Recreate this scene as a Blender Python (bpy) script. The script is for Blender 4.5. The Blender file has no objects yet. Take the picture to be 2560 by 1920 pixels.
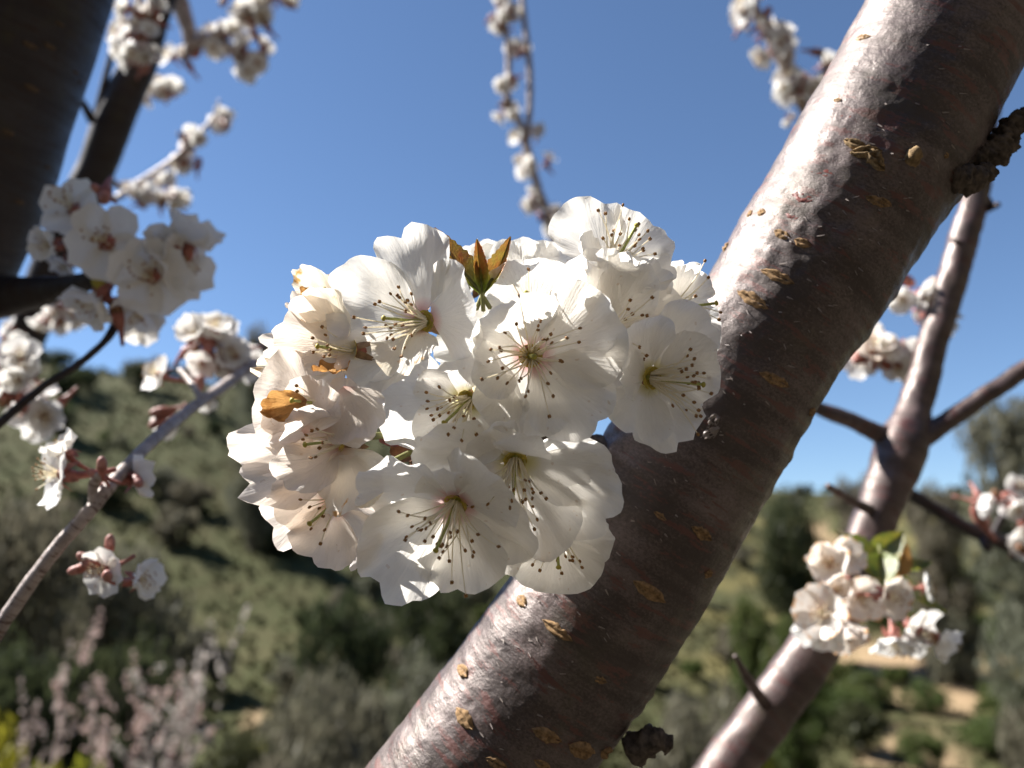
import bpy, bmesh, math, random
from mathutils import Vector, Matrix, noise
from mathutils.bvhtree import BVHTree

random.seed(11)
rnd = random.Random(5)
scene = bpy.context.scene
COL = scene.collection
PI = math.pi

# ------------------------------------------------------------------ camera
PITCH = math.radians(13.0)
EYE = Vector((0, 0, 1.6))
FPX = 2071.0                                   # focal length in photograph pixels (2560 wide)
cam_d = bpy.data.cameras.new('camera')
cam_d.sensor_width = 36.0
cam_d.lens = 36.0 * FPX / 2560.0
cam_d.clip_start = 0.01
cam_d.clip_end = 6000
cam_d.dof.use_dof = True
cam_d.dof.focus_distance = 0.197
cam_d.dof.aperture_fstop = 11.0
cam = bpy.data.objects.new('camera', cam_d)
COL.objects.link(cam)
cam.location = EYE
cam.rotation_euler = (PI / 2 + PITCH, 0, 0)
scene.camera = cam
HZ = 960 + FPX * math.tan(PITCH)                 # pixel row of the true horizon
RIGHT = Vector((1, 0, 0))
UP = Vector((0, -math.sin(PITCH), math.cos(PITCH)))
FWD = Vector((0, math.cos(PITCH), math.sin(PITCH)))

# ------------------------------------------------------------------ sky and sun
SUN = Vector((-0.67, 0.17, 0.73)).normalized()     # towards the sun
w = bpy.data.worlds.new('World')
scene.world = w
w.use_nodes = True
wn = w.node_tree.nodes
sky = wn.new('ShaderNodeTexSky')
sky.sky_type = 'NISHITA'
sky.sun_disc = False
sky.sun_elevation = math.asin(SUN.z)
sky.sun_rotation = math.atan2(SUN.x, SUN.y)
sky.altitude = 1200
sky.air_density = 1.0
sky.dust_density = 0.0
sky.ozone_density = 4.5
wn['Background'].inputs['Strength'].default_value = 0.052
w.node_tree.links.new(sky.outputs[0], wn['Background'].inputs['Color'])
sun_d = bpy.data.lights.new('sun', 'SUN')
sun_d.energy = 5.0
sun_d.angle = math.radians(0.53)
sun_d.color = (1.0, 0.96, 0.905)
sun_o = bpy.data.objects.new('sun', sun_d)
COL.objects.link(sun_o)
sun_o.rotation_euler = (-SUN).to_track_quat('-Z', 'Y').to_euler()
sun_o.location = (0, 0, 30)
scene.view_settings.view_transform = 'Standard'
scene.view_settings.look = 'None'
scene.view_settings.exposure = 1.56
scene.view_settings.gamma = 1.0
scene.view_settings.use_curve_mapping = False
scene.render.engine = 'CYCLES'
scene.cycles.max_bounces = 12
scene.cycles.diffuse_bounces = 7
scene.cycles.transmission_bounces = 8
scene.cycles.glossy_bounces = 3


# ------------------------------------------------------------------ helpers
def P(px, py, d):
    """the point seen at photograph pixel (px, py), d metres in front of the lens"""
    return EYE + FWD * d + RIGHT * ((px - 1280) / FPX * d) + UP * ((960 - py) / FPX * d)


def D(x, y, z):
    """a direction: x right, y up, z towards the camera"""
    return (RIGHT * x + UP * y - FWD * z).normalized()


def mesh(name, verts, faces, uvs=None, smooth=True):
    me = bpy.data.meshes.new(name)
    me.from_pydata([tuple(v) for v in verts], [], faces)
    if uvs is not None:
        lay = me.uv_layers.new(name='UVMap')
        flat = []
        for p in me.polygons:
            for vi in p.vertices:
                flat.extend(uvs[vi])
        lay.data.foreach_set('uv', flat)
    if smooth:
        me.polygons.foreach_set('use_smooth', [True] * len(me.polygons))
    me.update()
    return me


def ob(name, me, mat=None, parent=None, loc=None):
    o = bpy.data.objects.new(name, me)
    COL.objects.link(o)
    if mat is not None and me is not None and not me.materials:
        me.materials.append(mat)
    if parent is not None:
        o.parent = parent
    if loc is not None:
        o.location = loc
    return o


def tag(o, label=None, cat=None, group=None, kind=None):
    if label: o['label'] = label
    if cat: o['category'] = cat
    if group: o['group'] = group
    if kind: o['kind'] = kind
    return o


def thing(name, label, cat, loc, group=None):
    o = bpy.data.objects.new(name, None)
    o.empty_display_size = 0.01
    COL.objects.link(o)
    o.location = loc
    return tag(o, label, cat, group)


class G:
    """collects geometry for one mesh"""
    def __init__(s):
        s.v, s.f, s.uv = [], [], []

    def add(s, v, f, uv=None):
        b = len(s.v)
        s.v += list(v)
        s.f += [tuple(i + b for i in q) for q in f]
        s.uv += list(uv) if uv is not None else [(0, 0)] * len(v)

    def build(s, name, mat, parent=None, origin=Vector((0, 0, 0)), smooth=True, loc=None):
        return ob(name, mesh(name, [Vector(p) - origin for p in s.v], s.f, s.uv, smooth), mat, parent, loc)


def catmull(pts, rad, n):
    """smooth polyline through points with radii: n samples a span"""
    P0 = [pts[0] * 2 - pts[1]] + list(pts) + [pts[-1] * 2 - pts[-2]]
    R0 = [rad[0]] + list(rad) + [rad[-1]]
    out, ro = [], []
    for i in range(1, len(P0) - 2):
        for k in range(n):
            t = k / n
            a, b, c, d = P0[i - 1], P0[i], P0[i + 1], P0[i + 2]
            out.append(0.5 * ((2 * b) + (c - a) * t + (2 * a - 5 * b + 4 * c - d) * t * t + (3 * b - a - 3 * c + d) * t ** 3))
            ro.append(R0[i] + (R0[i + 1] - R0[i]) * t)
    out.append(pts[-1].copy())
    ro.append(rad[-1])
    return out, ro


def tube(pts, rad, sides=8, n=4, disp=None, cap=True):
    """swept tube; uv = metres along, metres round; disp(u, angle, point) -> extra radius"""
    c, r = catmull(pts, rad, n)
    N = len(c)
    tang = []
    for i in range(N):
        t = c[min(i + 1, N - 1)] - c[max(i - 1, 0)]
        tang.append(t.normalized() if t.length > 1e-9 else Vector((0, 0, 1)))
    ref = Vector((0, 1, 0)) if abs(tang[0].y) < 0.9 else Vector((1, 0, 0))
    nx = (ref - tang[0] * ref.dot(tang[0])).normalized()
    V, F_, UV = [], [], []
    u = 0
    for i in range(N):
        if i:
            u += (c[i] - c[i - 1]).length
            nx = (nx - tang[i] * nx.dot(tang[i])).normalized()
        ny = tang[i].cross(nx)
        for k in range(sides):
            a = 2 * PI * k / sides
            dirn = nx * math.cos(a) + ny * math.sin(a)
            rr = r[i]
            if disp: rr += disp(u, a, c[i] + dirn * rr)
            V.append(c[i] + dirn * rr)
            UV.append((u, a * r[i]))
    for i in range(N - 1):
        for k in range(sides):
            k2 = (k + 1) % sides
            F_.append((i * sides + k, i * sides + k2, (i + 1) * sides + k2, (i + 1) * sides + k))
    if cap:
        V.append(c[0] - tang[0] * r[0] * 0.5); UV.append((0, 0)); b = len(V) - 1
        V.append(c[-1] + tang[-1] * r[-1] * 0.6); UV.append((u, 0)); e = len(V) - 1
        for k in range(sides):
            k2 = (k + 1) % sides
            F_.append((b, k2, k))
            F_.append((e, (N - 1) * sides + k, (N - 1) * sides + k2))
    return V, F_, UV


def ellipsoid(c, ax, r, lon=8, lat=5):
    """ax: three orthonormal axes, r: three radii"""
    V, F_ = [c + ax[2] * r[2]], []
    for i in range(1, lat):
        t = PI * i / lat
        for k in range(lon):
            a = 2 * PI * k / lon
            V.append(c + ax[0] * (r[0] * math.sin(t) * math.cos(a)) + ax[1] * (r[1] * math.sin(t) * math.sin(a)) + ax[2] * (r[2] * math.cos(t)))
    V.append(c - ax[2] * r[2])
    for k in range(lon):
        k2 = (k + 1) % lon
        F_.append((0, 1 + k, 1 + k2))
        for i in range(lat - 2):
            a = 1 + i * lon
            F_.append((a + k, a + lon + k, a + lon + k2, a + k2))
        a = 1 + (lat - 2) * lon
        F_.append((a + k, len(V) - 1, a + k2))
    return V, F_


def frame(z):
    z = z.normalized()
    r = Vector((0, 0, 1)) if abs(z.z) < 0.9 else Vector((1, 0, 0))
    x = r.cross(z).normalized()
    return x, z.cross(x), z


# ------------------------------------------------------------------ materials
class M:
    def __init__(s, name):
        s.m = bpy.data.materials.new(name)
        s.m.use_nodes = True
        s.t = s.m.node_tree
        s.n = s.t.nodes
        s.n.clear()
        s.out = s.n.new('ShaderNodeOutputMaterial')

    def new(s, typ, **kw):
        n = s.n.new(typ)
        for k, v in kw.items():
            if k in n.bl_rna.properties.keys(): setattr(n, k, v)
            else: n.inputs[k].default_value = v
        return n

    def link(s, a, b): s.t.links.new(a, b)

    def noise(s, vec, scale=1.0, detail=4, rough=0.55, mapping=None):
        if mapping:
            mp = s.new('ShaderNodeMapping')
            mp.inputs['Scale'].default_value = mapping
            s.link(vec, mp.inputs['Vector'])
            vec = mp.outputs[0]
        t = s.new('ShaderNodeTexNoise', Scale=scale, Detail=detail, Roughness=rough)
        s.link(vec, t.inputs['Vector'])
        return t.outputs['Fac']

    def ramp(s, fac, stops, interp='LINEAR'):
        r = s.new('ShaderNodeValToRGB')
        r.color_ramp.interpolation = interp
        e = r.color_ramp.elements
        while len(e) < len(stops): e.new(0.5)
        for i, (p, c) in enumerate(stops):
            e[i].position = p
            e[i].color = (c[0], c[1], c[2], 1) if not isinstance(c, (int, float)) else (c, c, c, 1)
        s.link(fac, r.inputs[0])
        return r.outputs[0]

    def mix(s, fac, a, b, blend='MIX'):
        m = s.new('ShaderNodeMix', data_type='RGBA', blend_type=blend)
        for val, idx in ((fac, 0), (a, 6), (b, 7)):
            if isinstance(val, (int, float)): m.inputs[idx].default_value = val
            elif isinstance(val, tuple): m.inputs[idx].default_value = (*val, 1)
            else: s.link(val, m.inputs[idx])
        return m.outputs[2]

    def bump(s, h, strength=0.5, dist=0.001, normal=None):
        b = s.new('ShaderNodeBump', Strength=strength, Distance=dist)
        s.link(h, b.inputs['Height'])
        if normal is not None: s.link(normal, b.inputs['Normal'])
        return b.outputs[0]

    def uv(s): return s.new('ShaderNodeUVMap').outputs[0]
    def coord(s, k='Object'): return s.new('ShaderNodeTexCoord').outputs[k]

    def principled(s, col, rough=0.6, spec=0.4, normal=None, **kw):
        p = s.new('ShaderNodeBsdfPrincipled')
        if isinstance(col, tuple): p.inputs['Base Color'].default_value = (*col, 1)
        else: s.link(col, p.inputs['Base Color'])
        if isinstance(rough, (int, float)): p.inputs['Roughness'].default_value = rough
        else: s.link(rough, p.inputs['Roughness'])
        p.inputs['Specular IOR Level'].default_value = spec
        if normal is not None: s.link(normal, p.inputs['Normal'])
        for k, v in kw.items(): p.inputs[k].default_value = v
        s.link(p.outputs[0], s.out.inputs['Surface'])
        return s.m

    def thin(s, dif, tra, fac=0.45, normal=None, gloss=0.04, grough=0.4):
        """a thin leaf or petal: part reflects, part lets light through"""
        d = s.new('ShaderNodeBsdfDiffuse'); t = s.new('ShaderNodeBsdfTranslucent')
        g = s.new('ShaderNodeBsdfGlossy', Roughness=grough)
        for nd, c in ((d, dif), (t, tra)):
            if isinstance(c, tuple): nd.inputs['Color'].default_value = (*c, 1)
            else: s.link(c, nd.inputs['Color'])
        if normal is not None:
            for nd in (d, t, g): s.link(normal, nd.inputs['Normal'])
        m1 = s.new('ShaderNodeMixShader'); m2 = s.new('ShaderNodeMixShader')
        m1.inputs[0].default_value = fac
        s.link(d.outputs[0], m1.inputs[1]); s.link(t.outputs[0], m1.inputs[2])
        m2.inputs[0].default_value = gloss
        s.link(m1.outputs[0], m2.inputs[1]); s.link(g.outputs[0], m2.inputs[2])
        s.link(m2.outputs[0], s.out.inputs['Surface'])
        return s.m


def petal_mat(name, base, trans, throat, stain=None, stain_at=0.6, fac=0.54, vein=0.36):
    m = M(name)
    uv = m.uv()
    sep = m.new('ShaderNodeSeparateXYZ'); m.link(uv, sep.inputs[0])
    v1 = m.noise(uv, 1, 5, 0.6, (26, 2.2, 1))
    v2 = m.noise(uv, 1, 4, 0.6, (60, 7, 1))
    blot = m.noise(m.coord('Object'), 330, 3, 0.6)
    nrm = m.bump(v1, vein, 0.0011)
    nrm = m.bump(v2, vein * 0.8, 0.0005, nrm)
    th = m.ramp(sep.outputs[1], [(0.0, 1.0), (0.20, 0.0)])
    col = m.mix(m.ramp(v1, [(0.35, 0.0), (0.7, 0.35)]), base, tuple(c * 0.90 for c in base))
    col = m.mix(th, col, throat)
    tc = m.mix(m.ramp(v2, [(0.4, 0.0), (0.65, 0.5)]), trans, tuple(c * 0.86 for c in trans))
    tc = m.mix(th, tc, throat)
    if stain:
        edge = m.ramp(sep.outputs[1], [(0.45, 0.0), (1.0, 0.25)])
        sm = m.new('ShaderNodeMath', operation='ADD'); m.link(edge, sm.inputs[0]); m.link(blot, sm.inputs[1])
        sf = m.ramp(sm.outputs[0], [(stain_at, 0.0), (stain_at + 0.13, 1.0)])
        col = m.mix(sf, col, stain); tc = m.mix(sf, tc, stain)
    else:
        spk = m.ramp(m.noise(m.coord('Object'), 620, 1, 0.5), [(0.735, 0.0), (0.76, 0.55)])
        col = m.mix(spk, col, (0.50, 0.30, 0.13))
    return m.thin(col, tc, fac, nrm, 0.03, 0.35)


MAT = {}
MAT['petal'] = petal_mat('white_petal', (0.935, 0.93, 0.91), (0.94, 0.905, 0.84), (0.74, 0.36, 0.36))
MAT['petal_green'] = petal_mat('white_petal_green_throat', (0.935, 0.93, 0.915), (0.935, 0.91, 0.865), (0.72, 0.66, 0.20))
MAT['petal_blush'] = petal_mat('blush_petal', (0.91, 0.86, 0.82), (0.91, 0.82, 0.73), (0.70, 0.42, 0.36))
MAT['petal_aged'] = petal_mat('aging_petal', (0.91, 0.87, 0.80), (0.91, 0.83, 0.68), (0.70, 0.45, 0.32), (0.72, 0.42, 0.14), 0.74)
MAT['petal_wilted'] = petal_mat('wilted_petal', (0.60, 0.34, 0.13), (0.66, 0.36, 0.12), (0.45, 0.2, 0.08), (0.42, 0.20, 0.06), 0.62, 0.4, 0.9)
MAT['petal_far'] = petal_mat('twig_petal', (0.90, 0.895, 0.88), (0.90, 0.88, 0.83), (0.55, 0.40, 0.30), None, 0.6, 0.4, 0.1)
MAT['petal_far_wilt'] = petal_mat('browning_petal', (0.90, 0.86, 0.82), (0.90, 0.83, 0.74), (0.66, 0.22, 0.18), (0.74, 0.42, 0.18), 0.68, 0.4, 0.2)


def simple(name, col, rough=0.6, spec=0.35, var=0.3, scale=400, **kw):
    m = M(name)
    n = m.noise(m.coord('Object'), scale, 3)
    c = m.mix(m.ramp(n, [(0.3, 0.0), (0.7, 1.0)]), tuple(x * (1 - var) for x in col), tuple(min(1, x * (1 + var)) for x in col))
    return m.principled(c, rough, spec, m.bump(n, 0.3, 0.0004), **kw)


MAT['filament'] = M('filament').thin((0.93, 0.89, 0.76), (0.93, 0.86, 0.70), 0.5)
MAT['anther'] = simple('anther', (0.30, 0.15, 0.045), 0.6, 0.3, 0.4, 2500)
MAT['stigma'] = simple('stigma', (0.42, 0.36, 0.06), 0.5, 0.3, 0.2, 1500)
MAT['style'] = simple('style', (0.42, 0.44, 0.14), 0.5, 0.3, 0.2, 1500)
MAT['calyx'] = simple('calyx', (0.30, 0.11, 0.085), 0.5, 0.4, 0.45, 500)
MAT['lining'] = simple('cup_lining', (0.62, 0.50, 0.10), 0.5, 0.3, 0.3, 900)
MAT['sepal'] = simple('sepal', (0.27, 0.16, 0.08), 0.5, 0.4, 0.45, 500)
MAT['pedicel'] = simple('pedicel', (0.16, 0.16, 0.05), 0.5, 0.4, 0.3, 400)
MAT['scale'] = simple('bud_scale', (0.20, 0.10, 0.05), 0.6, 0.3, 0.4, 600)
MAT['bud'] = simple('bud', (0.36, 0.17, 0.145), 0.55, 0.35, 0.35, 300)
MAT['lenticel'] = simple('lenticel_cork', (0.26, 0.165, 0.085), 0.85, 0.15, 0.5, 900)
MAT['lenticel_dark'] = simple('dull_lenticel', (0.10, 0.070, 0.045), 0.9, 0.1, 0.4, 900)
MAT['knot'] = simple('knot_wood', (0.22, 0.15, 0.08), 0.85, 0.15, 0.55, 700)
MAT['spur'] = simple('dead_spur', (0.095, 0.075, 0.06), 0.85, 0.2, 0.6, 500)
MAT['flake'] = M('bark_flake').thin((0.28, 0.235, 0.21), (0.24, 0.19, 0.16), 0.2)


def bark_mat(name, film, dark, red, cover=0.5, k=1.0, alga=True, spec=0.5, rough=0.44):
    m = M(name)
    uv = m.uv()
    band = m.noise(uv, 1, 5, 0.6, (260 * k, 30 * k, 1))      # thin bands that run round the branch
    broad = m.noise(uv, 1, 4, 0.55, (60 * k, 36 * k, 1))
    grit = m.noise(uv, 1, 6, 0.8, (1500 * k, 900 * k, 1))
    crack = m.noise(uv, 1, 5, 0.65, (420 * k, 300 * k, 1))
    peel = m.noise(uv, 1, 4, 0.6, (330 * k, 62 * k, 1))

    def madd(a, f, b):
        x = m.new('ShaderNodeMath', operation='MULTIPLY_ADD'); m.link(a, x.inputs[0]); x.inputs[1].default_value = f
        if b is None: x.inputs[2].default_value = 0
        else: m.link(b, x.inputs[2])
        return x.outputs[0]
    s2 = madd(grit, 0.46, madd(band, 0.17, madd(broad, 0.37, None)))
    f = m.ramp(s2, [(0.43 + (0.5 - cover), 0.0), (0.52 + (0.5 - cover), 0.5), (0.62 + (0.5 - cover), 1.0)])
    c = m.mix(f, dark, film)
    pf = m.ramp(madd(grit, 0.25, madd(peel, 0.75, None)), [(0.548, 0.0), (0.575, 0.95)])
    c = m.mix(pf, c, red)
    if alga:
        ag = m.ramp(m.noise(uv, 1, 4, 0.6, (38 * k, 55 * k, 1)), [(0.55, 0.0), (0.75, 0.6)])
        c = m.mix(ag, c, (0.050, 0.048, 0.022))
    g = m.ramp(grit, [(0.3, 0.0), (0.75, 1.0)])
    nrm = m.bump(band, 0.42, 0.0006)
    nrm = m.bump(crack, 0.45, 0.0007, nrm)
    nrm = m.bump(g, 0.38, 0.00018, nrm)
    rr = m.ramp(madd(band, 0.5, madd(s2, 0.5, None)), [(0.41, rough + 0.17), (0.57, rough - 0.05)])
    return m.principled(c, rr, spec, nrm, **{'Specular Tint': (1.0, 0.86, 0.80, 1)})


MAT['bark'] = bark_mat('cherry_bark', (0.165, 0.124, 0.119), (0.012, 0.007, 0.0065), (0.075, 0.017, 0.013), 0.465, spec=1.0, rough=0.42)
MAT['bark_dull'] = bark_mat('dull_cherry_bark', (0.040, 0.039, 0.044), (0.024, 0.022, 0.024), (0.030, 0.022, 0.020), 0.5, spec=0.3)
MAT['bark_red'] = bark_mat('red_cherry_bark', (0.16, 0.112, 0.104), (0.020, 0.010, 0.010), (0.060, 0.014, 0.012), 0.47, 0.8, True, 1.0, 0.40)
MAT['bark_twig'] = bark_mat('twig_bark', (0.46, 0.40, 0.37), (0.07, 0.05, 0.045), (0.09, 0.045, 0.035), 0.56, 2.0, False, 0.8)


def leaf_mat(name, col, var, trans=0.4, scale=0.6):
    m = M(name)
    n = m.noise(m.coord('Object'), scale * 6, 3)
    oi = m.new('ShaderNodeObjectInfo')
    c = m.mix(m.ramp(n, [(0.3, 0.0), (0.7, 1.0)]), tuple(x * (1 - var) for x in col), tuple(x * (1 + var) for x in col))
    c = m.mix(m.ramp(oi.outputs['Random'], [(0.0, 0.0), (1.0, 0.55)]), c, (col[0] * 1.25, col[1] * 0.9, col[2] * 0.9))
    return m.thin(c, c, trans, None, 0.012, 0.5)


MAT['olive'] = leaf_mat('olive_leaves', (0.135, 0.142, 0.10), 0.35, 0.4)
MAT['dark_leaf'] = leaf_mat('evergreen_leaves', (0.044, 0.056, 0.026), 0.4)
MAT['green_leaf'] = leaf_mat('green_leaves', (0.070, 0.098, 0.030), 0.4)
MAT['yellow_leaf'] = leaf_mat('yellow_green_leaves', (0.19, 0.20, 0.022), 0.4, 0.45)
MAT['thorn_bloom'] = leaf_mat('small_white_blossom', (0.62, 0.57, 0.52), 0.2, 0.3)
MAT['trunk'] = simple('tree_trunk', (0.10, 0.085, 0.07), 0.9, 0.2, 0.4, 6)


def young_leaf(name, c1, c2):
    m = M(name)
    n = m.noise(m.coord('Object'), 260, 4)
    c = m.mix(m.ramp(n, [(0.38, 0.0), (0.62, 1.0)]), c1, c2)
    uv = m.uv()
    sp = m.new('ShaderNodeSeparateXYZ'); m.link(uv, sp.inputs[0])
    c = m.mix(m.ramp(sp.outputs[1], [(0.12, 1.0), (0.50, 0.0)]), c, (0.20, 0.25, 0.03))
    v = m.noise(uv, 1, 3, 0.5, (9, 26, 1))
    return m.thin(c, c, 0.45, m.bump(v, 0.5, 0.001), 0.10, 0.28)


MAT['bronze_leaf'] = young_leaf('bronze_leaf', (0.36, 0.105, 0.03), (0.30, 0.20, 0.035))
MAT['spring_leaf'] = young_leaf('spring_leaf', (0.10, 0.15, 0.02), (0.26, 0.24, 0.03))


# ------------------------------------------------------------------ terrain
def lerp_table(tab, x):
    if x <= tab[0][0]: return tab[0][1]
    for (a, b), (c, d) in zip(tab, tab[1:]):
        if x <= c:
            t = (x - a) / (c - a)
            return b + (d - b) * t
    return tab[-1][1]


RIDGE = [(-1500, 1075), (-400, 1030), (0, 1010), (150, 995), (350, 998), (520, 998), (700, 1016), (950, 1035), (1200, 1090), (1430, 1135),
         (1700, 1205), (1941, 1250), (2300, 1262), (2560, 1285), (3200, 1250), (5000, 1180)]


def smooth(t):
    t = max(0.0, min(1.0, t))
    return t * t * (3 - 2 * t)


def height(x, y):
    r = math.hypot(x, y)
    az = math.atan2(x, y)
    if abs(az) < 1.25: px = 1280 + math.tan(az) * FPX
    else: px = 5000 if az > 0 else -1500
    t = (HZ - lerp_table(RIDGE, px)) / FPX
    side = smooth((px - 700) / 1400)
    rr = 215 + 150 * side
    vr = 62 + 22 * side
    vh = -11.5 - 5 * side
    rh = t * rr
    if r < 3: h = -1.6
    elif r < 15: h = -1.6 - 0.36 * (r - 3)
    elif r < vr:
        u = (r - 15) / (vr - 15)
        h = -5.92 + (vh + 5.92) * (u * (1.35 - 0.35 * u))
    elif r < rr:
        u = (r - vr) / (rr - vr)
        h = vh + (rh - vh) * (0.25 * u + 0.75 * smooth(u))
    else:
        h = rh - 60 * smooth((r - rr) / 900)
    back = smooth((az - 0.75) / 0.35) if az > 0 else smooth((-az - 1.85) / 0.5)   # unseen bank added beside and behind the lens to block sky light
    rb = max(0, r - 1.4)
    h = h * (1 - back) + back * (-1.6 + 1.25 * min(rb, 8) + 0.5 * max(0, min(rb, 120) - 8))
    n = noise.fractal(Vector((x * 0.02, y * 0.02, 3.1)), 1.0, 2.0, 4)
    h += n * min(3.0, max(0, r - 8) * 0.02)
    if px > 1500 and vr < r < rr:                          # terraces on the right-hand slope
        h += 0.9 * math.sin(h * 1.9) * 0.5
    return 1.6 + h


def r_at(x, y): return math.hypot(x, y)


def build_ground():
    V, F_ = [], []
    rings = [0.0] + [1.2 * 1.055 ** i for i in range(0, 142)]
    NA = 300
    V.append(Vector((0, 0, height(0, 0.01))))
    angs = []
    for k in range(NA):
        s = k / NA * 2 - 1                                  # finer in front of the lens
        angs.append(PI * (0.35 * s + 0.65 * s ** 3))
    for r in rings[1:]:
        for a in angs:
            x, y = r * math.sin(a), r * math.cos(a)
            V.append(Vector((x, y, height(x, y))))
    for k in range(NA):
        F_.append((0, 1 + (k + 1) % NA, 1 + k))
        for i in range(len(rings) - 2):
            a = 1 + i * NA
            F_.append((a + k, a + (k + 1) % NA, a + NA + (k + 1) % NA, a + NA + k))
    me = mesh('ground', V, F_)
    m = M('hill_ground')
    pos = m.new('ShaderNodeNewGeometry').outputs['Position']
    n1 = m.noise(pos, 0.045, 5, 0.6)
    n2 = m.noise(pos, 0.35, 5, 0.65)
    n3 = m.noise(pos, 4.0, 4, 0.6)
    c = m.mix(m.ramp(n1, [(0.35, 0.0), (0.62, 1.0)]), (0.042, 0.049, 0.020), (0.078, 0.070, 0.034))
    c = m.mix(m.ramp(n2, [(0.45, 0.0), (0.60, 0.8)]), c, (0.042, 0.053, 0.020))
    c = m.mix(m.ramp(n3, [(0.4, 0.0), (0.7, 0.6)]), c, (0.090, 0.078, 0.040))
    vc = m.new('ShaderNodeVertexColor', layer_name='soil')
    sp = m.new('ShaderNodeSeparateColor'); m.link(vc.outputs[0], sp.inputs[0])
    c = m.mix(sp.outputs[1], c, m.mix(n3, (0.032, 0.028, 0.022), (0.066, 0.058, 0.046)))     # unseen ground near the lens, coloured dark to cut bounced green light
    c = m.mix(sp.outputs[2], c, m.mix(n3, (0.105, 0.095, 0.035), (0.17, 0.14, 0.06)))
    c = m.mix(sp.outputs[0], c, m.mix(n3, (0.24, 0.17, 0.10), (0.32, 0.23, 0.14)))
    m.principled(c, 0.95, 0.1, m.bump(n3, 0.6, 0.25))
    ca = me.color_attributes.new('soil', 'FLOAT_COLOR', 'POINT')
    for i, v in enumerate(me.vertices):
        x, y, z = v.co
        s = 0.0
        for (sx, sy, sr) in SOIL:
            d = math.hypot(x - sx, (y - sy) * 0.5) / sr + 0.5 * noise.noise(Vector((x * 0.5, y * 0.5, 1)))
            s = max(s, 1 - smooth((d - 0.75) / 0.4))
        dg = 0.0
        if 60 < y and 0.15 < x / max(y, 1) < 0.62:            # strips of dry grass along the terraces
            dg = smooth((math.sin((z + 0.02 * x) * 1.15 + 0.6 * noise.noise(Vector((x * 0.03, y * 0.03, 2)))) - 0.1) / 0.5) * smooth((r_at(x, y) - 95) / 30) * (1 - smooth((r_at(x, y) - 250) / 60))
        ca.data[i].color = (s, 1 - smooth((math.hypot(x, y) - 14) / 9), dg, 1)
    tag(ob('ground', me, m.m), kind='structure')


def on_ground(px, r):
    a = math.atan((px - 1280) / FPX)
    x, y = r * math.sin(a), r * math.cos(a)
    return Vector((x, y, height(x, y)))


def ground_at(px, py):
    """where the line of sight through a pixel meets the ground"""
    d = P(px, py, 1.0) - EYE
    s = 4.0
    while s < 600:
        q = EYE + d * s
        if q.z < height(q.x, q.y): return q
        s *= 1.01
    return EYE + d * 200


SOIL = []
for (px, py, wpx) in ((2290, 1675, 130), (2410, 1625, 70), (2300, 1880, 70), (2180, 1890, 40), (2050, 1340, 40), (640, 1800, 20)):
    q = ground_at(px, py)
    SOIL.append((q.x, q.y, wpx / FPX * (q - EYE).length))
build_ground()


# ------------------------------------------------------------------ trees and bushes
def crown_mesh(name, mat, seed, clumps=26, leaves=70, leaf=0.075, flat=1.0, gap=0.34, long=1.7):
    r = random.Random(seed)
    V, F_ = [], []
    for c in range(clumps):
        while True:
            p = Vector((r.uniform(-1, 1), r.uniform(-1, 1), r.uniform(-1, 1)))
            if 0.25 < p.length < 0.82: break
        p.z *= flat
        cr = r.uniform(gap * 0.65, gap * 1.2)
        for k in range(leaves):
            q = Vector((r.gauss(0, 1), r.gauss(0, 1), r.gauss(0, 1))).normalized() * cr * r.uniform(0.25, 1.0) ** 0.5 + p
            a = Vector((r.gauss(0, 1), r.gauss(0, 1), r.gauss(0, 1) * 0.8)).normalized()
            x, y, _ = frame(a)
            s = leaf * r.uniform(0.6, 1.4)
            b = len(V)
            V += [q - y * s * long, q + x * s * 0.6, q + y * s * long, q - x * s * 0.6]
            F_.append((b, b + 1, b + 2, b + 3))
    me = mesh(name, V, F_, None, False)
    me.materials.append(mat)
    return me


def trunk_mesh(name, seed, limbs=4, bottom=-1.4):
    r = random.Random(seed)
    g = G()
    g.add(*tube([Vector((0, 0, bottom)), Vector((r.uniform(-.05, .05), 0, bottom * 0.6)), Vector((0, r.uniform(-.06, .06), -0.3))], [0.13, 0.10, 0.075], 7, 3))
    for k in range(limbs):
        a = 2 * PI * k / limbs + r.uniform(-.4, .4)
        g.add(*tube([Vector((0, 0, -0.5)), Vector((math.cos(a) * .25, math.sin(a) * .25, 0)), Vector((math.cos(a) * .6, math.sin(a) * .6, r.uniform(.2, .6)))], [0.06, 0.04, 0.012], 5, 3))
    me = mesh(name, g.v, g.f, g.uv)
    me.materials.append(MAT['trunk'])
    return me


CROWNS = {    # finer leaves for the near trees
    'olive': [crown_mesh('crown', MAT['olive'], s, 48, 130, 0.030, 0.90, 0.28, 2.0) for s in (1, 2, 3)],
    'dark': [crown_mesh('crown', MAT['dark_leaf'], s, 44, 120, 0.038, 1.0, 0.34) for s in (4, 5)],
    'green': [crown_mesh('crown', MAT['green_leaf'], s, 44, 120, 0.036, 0.9, 0.32) for s in (6, 7)],
    'yellow': [crown_mesh('crown', MAT['yellow_leaf'], s, 34, 70, 0.05, 0.9, 0.30, 1.2) for s in (8, 9)],
}
TRUNKS = [trunk_mesh('trunk', s) for s in (1, 2, 3)]
FAR_OLIVE = [crown_mesh('crown', MAT['olive'], s, 22, 60, 0.085, 0.85, 0.34, 1.5) for s in (21, 22, 23)]
FAR_DARK = [crown_mesh('crown', MAT['dark_leaf'], s, 22, 60, 0.09, 0.95, 0.38, 1.4) for s in (24, 25, 26)]
FAR_GREEN = [crown_mesh('crown', MAT['green_leaf'], s, 22, 60, 0.09, 0.75, 0.36, 1.4) for s in (27, 28)]


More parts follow.
